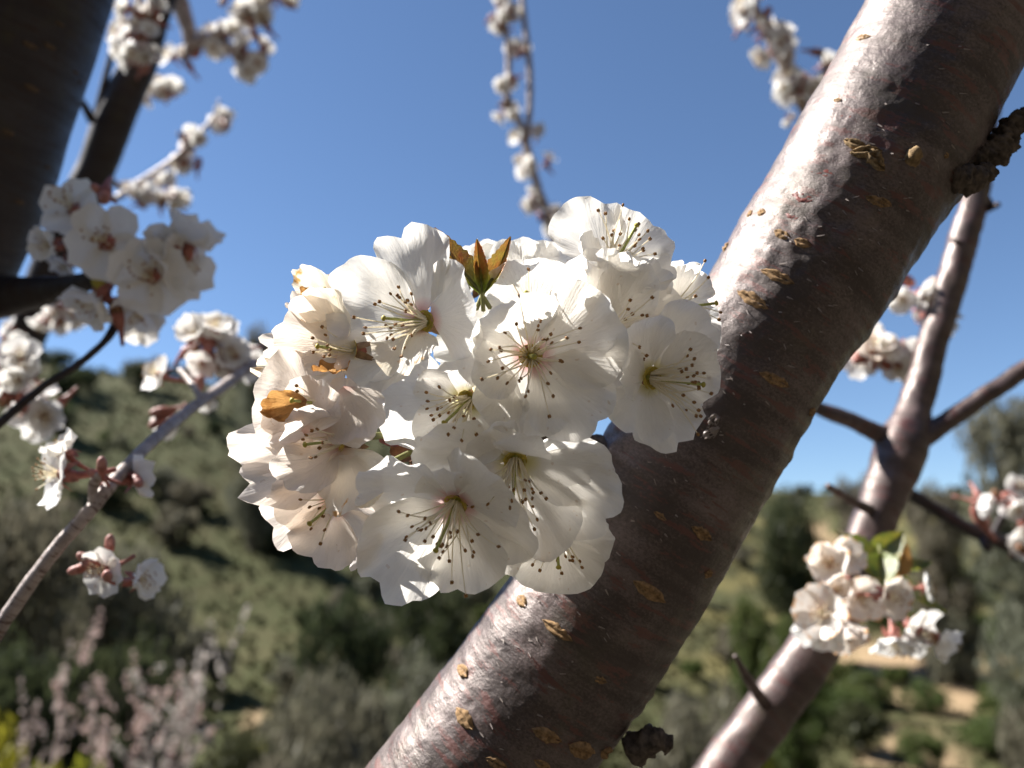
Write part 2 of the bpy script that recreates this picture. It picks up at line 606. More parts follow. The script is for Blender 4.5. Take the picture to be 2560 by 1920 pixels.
def tree(name, label, cat, px, r, top, wpx, kind, group=None, crowns=None, sink=0.0):
    """px: column, r: metres away, top: pixel row of its top, wpx: crown width in pixels"""
    base = on_ground(px, r)
    ztop = EYE.z + (HZ - top) / FPX * r
    H = max(0.6, ztop - base.z)
    rad = wpx / FPX * r / 2
    t = thing(name, label, cat, base, group)
    cm = rnd.choice(crowns or CROWNS[kind])
    vz = min(rad * 1.15, H * 0.52) if crowns else min(H * 0.53, rad * 1.55)
    zc = H - vz
    while True:
        c = ob('crown', cm, None, t)
        c.location = (0, 0, zc)
        c.scale = (rad, rad, vz)
        c.rotation_euler = (0, 0, rnd.uniform(0, 6.28))
        zc -= vz * 1.15
        if crowns or zc < vz * 0.4: break
    k = ob('trunk', rnd.choice(TRUNKS), None, t)
    s = (H - vz) / 1.4
    if 0.6 * s > 0.7 * vz: s = (H - 0.3 * vz) / 2.0          # keep the limbs inside the crown
    k.location = (0, 0, 1.4 * s)
    k.scale = (min(s, rad) * 0.9, min(s, rad) * 0.9, s * 1.02)
    return t


NEAR = [
    # name, label, category, column, metres, top row, width, kind
    ('olive_tree', 'pale grey green olive tree low at the left edge behind the sunlit twig', 'olive tree', 40, 26, 1200, 420, 'olive'),
    ('olive_tree', 'grey olive tree rising above the left end of the blackthorn', 'olive tree', 330, 30, 1300, 330, 'olive'),
    ('olive_tree', 'broad grey olive tree between blackthorn and thick branch', 'olive tree', 860, 15, 1590, 420, 'olive'),
    ('olive_tree', 'olive tree close beside the sunlit underside of the thick branch', 'olive tree', 1110, 17, 1560, 330, 'olive'),
    ('olive_tree', 'low grey olive crown at the bottom edge left of the thick branch', 'olive tree', 820, 12, 1790, 380, 'olive'),
    ('olive_tree', 'olive tree just right of the thick branch at the bottom', 'olive tree', 1720, 18, 1640, 330, 'olive'),
    ('olive_tree', 'tall loose olive tree standing against the sky at the right edge', 'olive tree', 2535, 62, 1015, 230, 'olive'),
    ('olive_tree', 'grey olive tree on the skyline right of the forked branch', 'olive tree', 2330, 120, 1215, 150, 'olive'),
    ('olive_tree', 'small hazy olive tree on the skyline left of the forked branch', 'olive tree', 2140, 150, 1195, 130, 'olive'),
    ('bushy_tree', 'round green bush on the terrace left of the wilted blossoms', 'bush', 1950, 48, 1530, 150, 'green'),
    ('bushy_tree', 'small green bush on the terrace beside the thick branch', 'bush', 1850, 60, 1480, 110, 'green'),
    ('dark_tree', 'dark evergreen tree directly under the main blossom cluster', 'tree', 1090, 44, 1420, 260, 'dark'),
    ('dark_tree', 'dark tree left of the evergreen under the main blossoms', 'tree', 880, 52, 1450, 220, 'dark'),
    ('dark_tree', 'deep dark bush right of the blackthorn at the bottom edge', 'bush', 640, 13, 1770, 200, 'dark'),
    ('dark_tree', 'dark tree behind the middle of the blackthorn', 'tree', 330, 16, 1560, 420, 'dark'),
    ('dark_tree', 'dark shrub behind the yellow bush in the bottom left', 'bush', 80, 15, 1560, 330, 'dark'),
    ('skyline_tree', 'grey green tree on the skyline just left of the main blossoms', 'tree', 640, 110, 815, 135, 'olive'),
    ('dark_tree', 'dark tree behind the twig fork near the right horizon', 'tree', 1960, 120, 1240, 170, 'dark'),
    ('yellow_bush', 'yellow green bush at the left edge near the bottom', 'bush', 30, 6.6, 1650, 420, 'yellow'),
    ('yellow_bush', 'yellow green bush under the left half of the blackthorn', 'bush', 225, 6.3, 1770, 330, 'yellow'),
    ('yellow_bush', 'small yellow bush behind the dark bush at the bottom', 'bush', 690, 17, 1775, 120, 'yellow'),
    ('yellow_bush', 'small golden bush left of the forked branch near its foot', 'bush', 1850, 30, 1700, 90, 'yellow'),
]
for a in NEAR: tree(*a)
for k in range(46):                                   # bushes on the near part of the right-hand slope
    px, r = rnd.uniform(1980, 2640), 86 + 110 * rnd.random() ** 1.6
    base = on_ground(px, r)
    hg = rnd.uniform(2.2, 4.6)
    if any(math.hypot(base.x - sx, (base.y - sy) * 0.5) < sr * 0.9 for sx, sy, sr in SOIL): continue
    tree('bushy_tree', 'soft green bush on the near right slope below the bare dark twig', 'bush', px, r, HZ - (base.z + hg - EYE.z) / r * FPX, rnd.uniform(1.3, 2.2) * hg / r * FPX, None,
         'green bushes on the near right slope', CROWNS['green'])

kinds = [
    (FAR_OLIVE, 'olive_tree', 'small far grey green olive tree', 'olive tree', 'far olive trees'),
    (FAR_DARK, 'dark_tree', 'small far dark evergreen tree', 'tree', 'far evergreen trees'),
    (FAR_GREEN, 'bushy_tree', 'small far low green bush', 'bush', 'far green bushes'),
]
cnt = 0
while cnt < 270:
    px = rnd.uniform(-120, 2680)
    r = rnd.uniform(70, 240) if px < 1300 else rnd.uniform(85, 370)
    q = on_ground(px, r)
    if cnt > 235:
        px = rnd.uniform(-100, 2650); r = (215 + 150 * smooth((px - 700) / 1400)) * rnd.uniform(0.97, 1.03)
    ci = rnd.choices((0, 1, 2), (0.44, 0.22, 0.34))[0]
    ms, nm, lab, cat, grp = kinds[ci]
    hgt = rnd.uniform(2.0, 6.0) if ci != 2 else rnd.uniform(1.2, 3.0)
    base = on_ground(px, r)
    top = HZ - (base.z + hgt - EYE.z) / r * FPX
    wh = 'on the skyline' if cnt > 235 else 'on the slope left of the main blossoms' if px < 620 else 'on the slope under the main blossoms' if px < 1500 else 'on the slope right of the thick branch'
    tree(nm, lab + ' ' + wh, cat, px, r, top, rnd.uniform(0.8, 1.5) * hgt / r * FPX, None, grp + ' ' + wh, ms)
    cnt += 1

# low scrub that nobody could count
g = G()
for i in range(24000):
    px = rnd.uniform(-250, 2800)
    r = 24 * (14 ** rnd.random())
    q = on_ground(px, r)
    if any(math.hypot(q.x - sx, (q.y - sy) * 0.5) < sr * 0.8 for sx, sy, sr in SOIL): continue
    if noise.noise(Vector((q.x * 0.06, q.y * 0.06, 7))) < -0.38: continue
    s = rnd.uniform(0.12, 0.38) * (1 + r / 170)
    for k in range(3):
        a = rnd.uniform(0, 6.28)
        d = Vector((math.cos(a), math.sin(a), 0)) * s * 0.6
        lean = Vector((rnd.uniform(-.4, .4), rnd.uniform(-.4, .4), 1)) * s
        g.add([q - d, q + d, q + d * 0.6 + lean, q - d * 0.5 + lean * 0.9], [(0, 1, 2, 3)])
tag(g.build('scrub', leaf_mat('scrub_leaves', (0.058, 0.064, 0.029), 0.5, 0.25, 0.025), smooth=False), kind='stuff')


# blackthorn: dark rods lined with tiny pale flowers
def blackthorn(label, px, r, top, wpx, seed):
    q = random.Random(seed)
    base = on_ground(px, r)
    H = EYE.z + (HZ - top) / FPX * r - base.z
    t = thing('blackthorn_shrub', label, 'shrub', base, 'blackthorn shrubs in flower')
    W = wpx / FPX * r / 2
    st, bl = G(), G()
    for k in range(6):
        a = q.uniform(0, 6.28); f = q.uniform(0.25, 1.0)
        tip = Vector((math.cos(a) * W * f + q.uniform(0, W * 0.25), math.sin(a) * W * 0.6 * f, H * q.uniform(0.72, 1.0)))
        mid = Vector((tip.x * 0.35, tip.y * 0.35, tip.z * 0.5)) + Vector((q.uniform(-.1, .1), q.uniform(-.1, .1), 0))
        rods = [[Vector((q.uniform(-.08, .08), q.uniform(-.08, .08), -0.05)), mid, tip]]
        for j in range(4):
            s = q.uniform(0.45, 0.92)
            p0 = mid.lerp(tip, (s - 0.3) / 0.7)
            side = Vector((q.uniform(-1, 1), q.uniform(-1, 1), q.uniform(0.5, 1.3))).normalized()
            rods.append([p0, p0 + side * q.uniform(.12, .25), p0 + side * q.uniform(.3, .5) + Vector((0, 0, .08))])
        for i, rod in enumerate(rods):
            st.add(*tube(rod, [0.012, 0.008, 0.003] if i == 0 else [0.006, 0.004, 0.002], 5, 4))
            c, _ = catmull(rod, [1] * len(rod), 18)
            for m_, p in enumerate(c):
                if i == 0 and m_ < 14: continue
                if q.random() < 0.58: continue
                for z in range(q.randint(2, 5)):
                    o = Vector((q.gauss(0, 1), q.gauss(0, 1), q.gauss(0, 1))) * 0.011
                    x, y, n_ = frame(Vector((q.gauss(0, 1), q.gauss(0, 1), q.gauss(0, 1))))
                    s = q.uniform(0.010, 0.018)
                    bl.add([p + o + x * s, p + o + y * s, p + o - x * s, p + o - y * s], [(0, 1, 2, 3)])
    st.build('stem', MAT['trunk'], t)
    b = bl.build('blossom', MAT['thorn_bloom'], t, smooth=False)
    b['kind'] = 'stuff'


blackthorn('pale pink blackthorn shrub in flower, the leftmost, above the yellow bush', 200, 8.5, 1530, 300, 1)
blackthorn('pale blackthorn shrub in flower, the middle one at the bottom left', 370, 8.0, 1545, 340, 2)
blackthorn('tallest flowering blackthorn shrub, leaning right beside the dark bush', 500, 7.5, 1530, 330, 3)


# ------------------------------------------------------------------ the thick branch
AX = [(988, 2202, 0.236, 229), (1210, 1904, 0.238, 224), (1410, 1634, 0.24, 219), (1583, 1376, 0.241, 216), (1736, 1126, 0.242, 208), (1912, 834, 0.242, 196), (2036, 650, 0.241, 208), (2197, 372, 0.239, 209), (2348, 100, 0.238, 205), (2466, -112, 0.237, 205), (2586, -332, 0.236, 205)]
pts = [P(x, y, d) for x, y, d, r in AX]
rad = [r / FPX * d for x, y, d, r in AX]
KNOTS = [(P(2420, 440, .234), .013, .0034), (P(2300, 400, .216), .010, .0016), (P(1660, 1850, .225), .014, .0030), (P(2110, 560, .216), .02, .0012),
         (P(1575, 1090, .235), .010, .0022)] + [(P(x, y, .238), .0035, .0013) for x, y in ((2300, 655), (2240, 735), (2178, 842), (2036, 1078), (1984, 1156), (1935, 1242), (1890, 1312), (1690, 1640), (2500, 285))]


def branch_disp(u, a, p):
    d = 0.0008 * noise.noise(p * 40) + 0.00038 * noise.noise(p * 150) + 0.00014 * noise.noise(p * 520)
    d += 0.00018 * noise.noise(Vector((u * 420, a * 2.2, 5)))
    for c, s, h in KNOTS:
        q = (p - c).length / s
        if q < 2.2: d += h * math.exp(-q * q) * (0.75 + 0.5 * noise.noise(p * 260))
    return d


V, F_, UV = tube(pts, rad, 200, 38, branch_disp)
tb = thing('cherry_branch', 'thick diagonal cherry branch with silvery peeling bark behind the main blossoms', 'branch', pts[5])
ob('bark', mesh('bark', [p - pts[5] for p in V], F_, UV), MAT['bark'], tb)
BVH = BVHTree.FromPolygons([tuple(p) for p in V], F_)
b_axis = (pts[8] - pts[2]).normalized()


def hit(px, py):
    d = (P(px, py, 1.0) - EYE).normalized()
    loc, nrm, _, _ = BVH.ray_cast(EYE, d)
    if loc is None: return None, None
    if nrm.dot(d) > 0: nrm = -nrm
    # smooth normal from the branch axis
    best = min(range(len(pts) - 1), key=lambda i: (pts[i].lerp(pts[i + 1], .5) - loc).length)
    ax = (pts[best + 1] - pts[best]).normalized()
    n2 = (loc - pts[best]); n2 = (n2 - ax * n2.dot(ax)).normalized()
    return loc, n2


def lenticel(px, py, lpx, wpx, mat, name='lenticel', tilt=0.0, rise=0.42, seed=0):
    loc, n = hit(px, py)
    if loc is None: return
    d = (loc - EYE).dot(FWD)
    ax = (b_axis - n * b_axis.dot(n)).normalized()
    x = ax.cross(n)
    if tilt: x = (Matrix.Rotation(tilt, 3, n) @ x)
    ax = n.cross(x)
    L, W = 1.12 * lpx / FPX * d / 2, 1.25 * wpx / FPX * d / 2
    nu, nv = 15, 7
    V, F_ = [], []
    for i in range(nu):
        u = -1 + 2 * i / (nu - 1)
        ww = W * max(0.02, (1 - abs(u) ** 2.4)) * (1 + 0.35 * noise.noise(Vector((u * 3, seed, 1))))
        for k in range(nv):
            v = -1 + 2 * k / (nv - 1)
            hgt = W * rise * 1.9 * (1 - abs(v) ** 4) * (1 - 0.5 * u * u) * (1 - 0.75 * math.exp(-(v / 0.28) ** 2)) - 0.0003
            hgt += W * 0.35 * noise.noise(Vector((u * 5, v * 3, seed * 3.7)))
            V.append(loc + x * (u * L) + ax * (v * ww + 0.18 * W * noise.noise(Vector((u * 4, 2, seed)))) + n * max(hgt, -0.0004) - n * (L * u) ** 2 / 0.052)
    for i in range(nu - 1):
        for k in range(nv - 1):
            F_.append((i * nv + k, i * nv + k + 1, (i + 1) * nv + k + 1, (i + 1) * nv + k))
    ob(name, mesh(name, [p - pts[5] for p in V], F_), mat, tb)


LENT = [(2156, 94, 50, 16), (2192, 503, 55, 20), (1956, 586, 48, 20), (2007, 607, 42, 20), (1943, 690, 84, 24), (1881, 748, 86, 28),
        (1938, 949, 80, 24), (1755, 1334, 64, 26), (1625, 1480, 92, 30), (1771, 1434, 30, 20), (1305, 1503, 42, 24), (1392, 1576, 84, 24),
        (1157, 1677, 52, 26), (1160, 1796, 66, 30), (1368, 1839, 78, 28), (1457, 1876, 84, 36), (1515, 1880, 46, 30), (1240, 1908, 56, 22),
        (1356, 1912, 50, 20), (1874, 535, 18, 16), (1904, 531, 26, 18), (2366, 388, 18, 14), (2212, 505, 40, 16), (2030, 1030, 40, 20), (1955, 1200, 36, 18),
        (2093, 250, 24, 12), (1816, 618, 16, 22), (1650, 1290, 34, 14), (1500, 1700, 38, 16), (1720, 1620, 34, 18)]
for i, (x, y, l, wd) in enumerate(LENT):
    lenticel(x, y, l, wd, MAT['lenticel'], seed=i, tilt=0.12 * math.sin(i * 2.3))
RED = [(2111, 296, 70, 22), (2045, 427, 86, 18), (2008, 492, 60, 26), (1985, 535, 60, 22)]
MAT['peel'] = simple('fresh_peel', (0.15, 0.035, 0.025), 0.5, 0.4, 0.35, 500)
for i, (x, y, l, wd) in enumerate(RED):
    lenticel(x, y, l, wd, MAT['peel'], 'peel_patch', rise=0.10, seed=40 + i)
# crusty scar of a cut shoot, made of several lumps
for i, (x, y, l, wd) in enumerate(((2140, 362, 60, 22), (2165, 380, 66, 26), (2186, 395, 54, 30), (2195, 412, 40, 20), (2150, 383, 40, 16), (1783, 1052, 26, 34), (1776, 1082, 28, 40))):
    lenticel(x, y, l, wd, MAT['knot'] if i < 5 else MAT['flake'], 'scar', tilt=0.5 * math.sin(i * 1.9), rise=0.8 if i < 5 else 0.15, seed=60 + i)


def knobbly(pts2, rr, amp, name, mat, parent, origin, sides=14, n=16, f=420):
    V, F_, UV = tube(pts2, rr, sides, n, lambda u, a, p: amp * (noise.noise(p * f) + 0.7 * noise.noise(p * f * 2.3)))
    return ob(name, mesh(name, [p - origin for p in V], F_, UV), mat, parent)


knobbly([P(2365, 425, .228), P(2430, 405, .228), P(2490, 375, .228), P(2535, 318, .228), P(2620, 255, .227)], [.0052, .0042, .0038, .0028, .0022], .0024, 'dead_spur', MAT['spur'], tb, pts[5], 20, 22)
knobbly([P(2380, 440, .222), P(2430, 450, .222), P(2475, 430, .224)], [.0034, .0036, .0020], .0014, 'spur_base', MAT['spur'], tb, pts[5], 20, 22)
knobbly([P(2275, 405, .216), P(2287, 380, .2125), P(2290, 368, .212)], [.0022, .0020, .0008], .0005, 'dormant_bud', MAT['knot'], tb, pts[5], 10, 6)
knobbly([P(1580, 1880, .226), P(1630, 1850, .224), P(1672, 1865, .224)], [.0042, .0036, .0022], .0012, 'spur_stub', MAT['spur'], tb, pts[5], 18, 16)
# little curls of lifting bark along the terminator
g = G()
q = random.Random(3)
for i in range(170):
    t = q.random()
    ex = 1000 + 1330 * t; ey = 1900 - 1900 * t
    off = q.uniform(30, 250)
    loc, n = hit(ex + off * .84, ey + off * .54)
    if loc is None: continue
    ax = (b_axis - n * b_axis.dot(n)).normalized()
    x = Matrix.Rotation(q.uniform(-.7, .7), 3, n) @ ax.cross(n)
    L = q.uniform(.0004, .0019); wd = q.uniform(.00006, .00022)
    y = n.cross(x)
    lift = q.uniform(.0001, .0007)
    c = [loc + n * .0001, loc + x * L * .5 + n * lift * .5, loc + x * L + n * lift]
    g.add([c[0] - y * wd, c[0] + y * wd, c[1] - y * wd, c[1] + y * wd, c[2] - y * wd * .4, c[2] + y * wd * .4], [(0, 1, 3, 2), (2, 3, 5, 4)])
tag(g.build('bark_flakes', MAT['flake'], tb, pts[5]), kind='stuff')


# ------------------------------------------------------------------ other branches and twigs
def branch(name, label, cat, path, mat, sides=16, n=10, rough=0.06, side=(), extra=(), part='bark', group=None):
    """path: (px, py, depth, radius in px) ... ; side: further paths that grow from it"""
    p = [P(x, y, d) for x, y, d, r in path]
    o = p[len(p) // 2]
    t = thing(name, label, cat, o, group)

    def one(path, nm):
        pp = [P(x, y, d) for x, y, d, r in path]
        rr = [r / FPX * d for x, y, d, r in path]
        rm = max(rr)
        V, F_, UV = tube(pp, rr, sides, n, lambda u, a, q: rm * rough * (noise.noise(q * (0.7 / rm)) + 0.6 * noise.noise(q * (2.1 / rm))))
        return ob(nm, mesh(nm, [q - o for q in V], F_, UV), mat, t)
    one(path, part)
    for s in side: one(s, 'side_shoot')
    return t


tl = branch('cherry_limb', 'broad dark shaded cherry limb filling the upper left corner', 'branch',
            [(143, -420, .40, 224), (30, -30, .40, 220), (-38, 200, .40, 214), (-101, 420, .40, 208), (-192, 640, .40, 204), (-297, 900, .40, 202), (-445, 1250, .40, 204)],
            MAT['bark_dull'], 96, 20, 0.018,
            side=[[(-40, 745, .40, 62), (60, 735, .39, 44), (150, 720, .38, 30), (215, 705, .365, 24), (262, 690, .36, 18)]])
# lenticels of the shaded trunk: small corky spots lying on the bark
tpos = tl.location.copy()
tv = [o for o in tl.children if o.name.startswith('bark')][0].data
TB = BVHTree.FromPolygons([tuple(v.co + tpos) for v in tv.vertices], [tuple(p.vertices) for p in tv.polygons])
for i, (x, y, l) in enumerate(((75, 113, 44), (125, 116, 40), (190, 182, 26), (200, 206, 24), (80, 220, 46), (50, 505, 36), (120, 418, 26), (195, 262, 22), (48, 735, 30), (150, 60, 28), (20, 330, 36))):
    d = (P(x, y, 1) - EYE).normalized()
    loc, n, _, _ = TB.ray_cast(EYE, d)
    if loc is None: continue
    if n.dot(d) > 0: n = -n
    a = D(-.32, -.95, 0); x_ = a.cross(n).normalized(); y_ = n.cross(x_)
    V, F_ = ellipsoid(loc, (x_, y_, n), (l / FPX * .17, l / FPX * .06, .0006), 10, 6)
    ob('lenticel', mesh('lenticel', [v - tpos for v in V], F_), MAT['lenticel_dark'], tl)

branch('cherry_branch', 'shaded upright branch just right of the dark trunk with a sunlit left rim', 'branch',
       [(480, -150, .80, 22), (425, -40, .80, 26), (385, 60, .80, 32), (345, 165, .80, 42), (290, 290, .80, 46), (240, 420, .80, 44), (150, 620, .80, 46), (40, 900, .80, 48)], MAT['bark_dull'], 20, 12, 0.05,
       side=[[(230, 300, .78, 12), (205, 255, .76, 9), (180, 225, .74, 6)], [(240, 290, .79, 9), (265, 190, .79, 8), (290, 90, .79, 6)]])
branch('cherry_twig', 'dark forked twig with blossoms at the top left against the sky', 'twig',
       [(425, -60, 1.0, 24), (450, 10, 1.0, 22), (470, 70, 1.0, 18), (478, 110, 1.0, 16), (520, 100, 1.0, 13), (570, 70, 1.0, 11), (625, 40, 1.0, 9), (690, -10, 1.0, 8)], MAT['bark_twig'], 10, 8, 0.1,
       side=[[(478, 108, 1.0, 14), (470, 128, 1.0, 12), (460, 148, 1.0, 8)], [(540, 90, 1.0, 10), (590, 130, 1.0, 8), (610, 175, 1.0, 6)]])
branch('cherry_twig', 'thin slanting twig with small blossoms right of the shaded branch', 'twig',
       [(235, 430, .90, 12), (280, 495, .90, 9), (340, 460, .9, 8), (440, 395, .9, 8), (490, 340, .9, 7), (530, 300, .9, 5), (548, 250, .9, 3)], MAT['bark_twig'], 8, 8, 0.1,
       side=[[(258, 430, .88, 12), (280, 455, .88, 10), (305, 470, .88, 7)]])
branch('cherry_twig', 'knotty hanging twig of small blossoms in the middle of the sky', 'twig',
       [(1240, -60, 1.1, 8), (1262, 60, 1.1, 8), (1272, 150, 1.1, 8), (1268, 240, 1.1, 9), (1300, 310, 1.1, 10), (1325, 400, 1.1, 10), (1345, 470, 1.1, 10), (1375, 560, 1.1, 11), (1400, 680, 1.1, 12)], MAT['bark_twig'], 8, 8, 0.15)
branch('cherry_twig', 'bare thin twig hanging beside the knotty middle twig', 'twig',
       [(1300, -60, 1.1, 7), (1312, 60, 1.1, 7), (1322, 150, 1.1, 8), (1325, 230, 1.1, 8), (1322, 300, 1.1, 8), (1318, 350, 1.1, 9)], MAT['bark_twig'], 8, 8, 0.15)
branch('cherry_twig', 'blossom crowded twig slanting behind the top of the thick branch', 'twig',
       [(1850, -70, .85, 12), (1885, 20, .85, 13), (1930, 110, .85, 13), (1980, 200, .85, 14), (2010, 270, .85, 14), (2090, 400, .85, 15)], MAT['bark_twig'], 8, 8, 0.12)
branch('cherry_twig', 'thin dark twig curving down to the left edge below the shaded blossoms', 'twig',
       [(292, 800, .37, 13), (280, 830, .365, 11), (250, 865, .36, 9), (190, 915, .35, 9), (110, 965, .34, 10), (20, 1040, .335, 11), (-60, 1110, .33, 12)], MAT['bark_dull'], 10, 8, 0.12)
branch('cherry_twig', 'sunlit pale twig rising from the lower left edge towards the blossoms', 'twig',
       [(-70, 1690, .262, 20), (0, 1570, .265, 19), (110, 1410, .27, 18), (230, 1270, .277, 17), (300, 1185, .29, 16), (400, 1085, .33, 15), (480, 1020, .37, 14), (560, 965, .41, 14), (640, 905, .45, 13)], MAT['bark_twig'], 14, 8, 0.10,
       side=[[(235, 1270, .277, 11), (232, 1220, .277, 12), (250, 1185, .277, 14)], [(505, 1000, .38, 9), (480, 960, .40, 8), (450, 925, .41, 7)], [(590, 940, .44, 10), (555, 900, .44, 9), (545, 860, .44, 7)]])
branch('cherry_branch', 'blurred reddish cherry branch forking on the right, behind the thick branch', 'branch',
       [(1700, 2100, .40, 59), (1800, 1940, .41, 61), (1930, 1765, .42, 63), (2060, 1580, .43, 61), (2140, 1420, .44, 54), (2200, 1270, .45, 52), (2255, 1125, .46, 64), (2290, 1010, .47, 41), (2330, 860, .48, 38),
        (2385, 680, .49, 36), (2430, 520, .50, 32), (2455, 400, .51, 27), (2475, 250, .52, 25)], MAT['bark_red'], 28, 14, 0.10,
       side=[[(2260, 1105, .46, 34), (2200, 1085, .46, 24), (2120, 1050, .46, 20), (2050, 1022, .46, 18), (1980, 985, .46, 16)],
             [(2285, 1105, .46, 32), (2350, 1065, .46, 24), (2440, 1005, .46, 22), (2560, 925, .46, 22), (2680, 850, .46, 21)],
             [(2175, 1275, .44, 13), (2125, 1250, .43, 11), (2070, 1215, .42, 8)],
             [(1940, 1800, .42, 16), (1885, 1720, .40, 13), (1865, 1690, .39, 11), (1838, 1640, .385, 6)],
             [(2420, 420, .50, 11), (2480, 520, .50, 9)], [(2470, 520, .50, 11), (2495, 512, .49, 7)], [(2405, 610, .49, 8), (2380, 600, .48, 5)]])
branch('cherry_twig', 'bare dark twig crossing behind the forked branch to the right edge', 'twig',
       [(2230, 1210, .62, 14), (2310, 1255, .62, 16), (2400, 1310, .62, 17), (2490, 1350, .62, 18), (2580, 1385, .62, 20), (2680, 1420, .62, 21)], MAT['bark_dull'], 10, 8, 0.12,
       side=[[(2450, 1335, .62, 10), (2465, 1365, .61, 12), (2475, 1375, .61, 8)], [(2530, 1370, .62, 10), (2540, 1400, .61, 7)], [(2480, 1345, .62, 10), (2500, 1300, .62, 8), (2520, 1270, .62, 6)]])


# ------------------------------------------------------------------ petals and flowers
TH = math.radians(67)


def petal_geo(T, N, W, bow=.13, kx=.22, ruf=.05, notch=.09, seed=0, curl=0.0, nu=15, nv=25, fold=0.0):
    """T: base to tip, N: the way the inner face looks, W: full width"""
    L = T.length
    y = T / L
    n = N - y * N.dot(y)
    if n.length < 0.05: n = UP - y * UP.dot(y)
    n.normalize()
    x = y.cross(n)
    raw = []
    for k in range(nv):
        s = -1 + 2 * k / (nv - 1)
        th = TH * math.sin(s * PI / 2) * 0.995
        R = math.cos(th * (PI / 2) / TH) ** 0.42
        R *= 1 - notch * math.exp(-(th / math.radians(5.5)) ** 2)
        R *= 1 + 0.07 * noise.noise(Vector((th * 3.2, seed * 1.7, 0.3))) + 0.022 * noise.noise(Vector((th * 11, seed * 2.9, 4)))
        raw.append((th, R))
    xm = max(abs(R * math.sin(th)) for th, R in raw)
    sx = W / 2 / xm
    ph = seed * 2.13
    V, UV, F_ = [], [], []
    for i in range(nu):
        f = (i / (nu - 1)) ** 0.85
        for k, (th, R) in enumerate(raw):
            r = f * R
            xx = r * math.sin(th); yy = r * math.cos(th)
            xn = xx / xm
            z = -bow * L * 4 * yy * (1 - yy)
            z += kx * W * 0.5 * xn * xn * (0.35 + 0.65 * yy)
            z += ruf * L * f ** 2.2 * (0.55 * math.sin(th * 6.5 + ph) + 0.9 * noise.noise(Vector((xx * 3.4, yy * 3.4, seed * 3.3))))
            z += ruf * 0.42 * L * f ** 5 * (math.sin(th * 17 + ph * 1.7) + 1.4 * noise.noise(Vector((th * 9, seed * 4.4, 8))))
            z += 0.010 * L * noise.noise(Vector((th * 10, yy * 3.0, seed * 5.1))) * min(1, r * 2)
            if curl: z -= curl * L * max(0, f - 0.55) ** 2 * 3.5
            if fold: z += fold * W * abs(xn) * yy
            V.append(x * (xx * sx) + y * (yy * L) + n * z)
            UV.append((0.5 + 0.5 * th / TH, r))
    for i in range(nu - 1):
        for k in range(nv - 1):
            F_.append((i * nv + k, (i + 1) * nv + k, (i + 1) * nv + k + 1, i * nv + k + 1))
    return V, F_, UV


def stamen(t, base, dirn, L, N, q, anther=.00040):
    """one filament with its anther"""
    side = Vector((q.gauss(0, 1), q.gauss(0, 1), q.gauss(0, 1))) * 0.15
    L *= .93
    p = [base, base + dirn * L * .35 + N * L * .05, base + dirn * L * .7 + side * L * .5 + N * L * .05, base + dirn * L + side * L]
    V, F_, UV = tube(p, [.00022, .00018, .00014, .00011], 6, 3)
    fo = ob('stamen', mesh('stamen', V, F_, UV), MAT['filament'], t)
    a = (p[3] - p[2]).normalized()
    xa, ya, za = frame(a)
    g = G()
    ax = q.uniform(0, 6.28)
    xr = xa * math.cos(ax) + ya * math.sin(ax); yr = za.cross(xr)
    for s in (-1, 1):
        g.add(*ellipsoid(p[3] + a * anther * .4 + xr * (s * anther * .48), (xr, yr, za), (anther * .62, anther * .75, anther * 1.15), 7, 5))
    g.build('anther', MAT['anther'], fo)


def sepal_geo(base, dirn, N, L, W):
    y = dirn.normalized(); n = (N - y * N.dot(y)).normalized(); x = y.cross(n)
    V, F_ = [], []
    for i in range(7):
        f = i / 6
        wd = W * (1 - f ** 2.2) * (0.75 + 0.5 * f) * 0.5
        for k in (-1, 0, 1):
            V.append(base + y * L * f + x * wd * k + n * (0.12 * L * (k == 0) * (1 - f) - 0.25 * L * f * f))
    for i in range(6):
        for k in range(2):
            F_.append((i * 3 + k, i * 3 + k + 1, i * 3 + k + 4, i * 3 + k + 3))
    return V, F_


SPUR = P(1205, 1045, .222)


def calyx(t, C, N, stalk_to=None, q=rnd, size=1.0):
    """red-green cup behind the petals, its sepals, and the stalk"""
    g = G()
    prof = [(-.0003, .0019), (-.0010, .0021), (-.0026, .0021), (-.0042, .0018), (-.0056, .0011)]
    x, y, n = frame(N)
    V, F_ = [], []
    for h, r in prof:
        for k in range(12):
            a = 2 * PI * k / 12
            V.append((x * math.cos(a) * r + y * math.sin(a) * r + n * h) * size)
    for i in range(len(prof) - 1):
        for k in range(12):
            F_.append((i * 12 + k, (i + 1) * 12 + k, (i + 1) * 12 + (k + 1) % 12, i * 12 + (k + 1) % 12))
    c = ob('calyx', mesh('calyx', V, F_), MAT['calyx'], t)
    V2, F2 = [n * -.0016 * size], []
    for k in range(12):
        a = 2 * PI * k / 12
        V2.append((x * math.cos(a) + y * math.sin(a)) * .0028 * size + n * .0003 * size)
    for k in range(12): F2.append((0, 1 + k, 1 + (k + 1) % 12))
    ob('cup_lining', mesh('cup_lining', V2, F2), MAT['lining'], c)
    for k in range(5):
        a = 2 * PI * (k + .5) / 5
        d = x * math.cos(a) + y * math.sin(a)
        V, F_ = sepal_geo(d * .0018 * size - n * .0006, (d * .7 - n * .75), n, .0052 * size, .0030 * size)
        ob('sepal', mesh('sepal', V, F_), MAT['sepal'], c)
    if stalk_to is not None:
        e = stalk_to - C
        b = -n * .0056 * size
        V, F_, UV = tube([b, b - n * .008 + e * .15, e * .7 + b * .3, e], [.0009, .0008, .0008, .0009], 8, 5)
        ob('pedicel', mesh('pedicel', V, F_, UV), MAT['pedicel'], t)
    return c


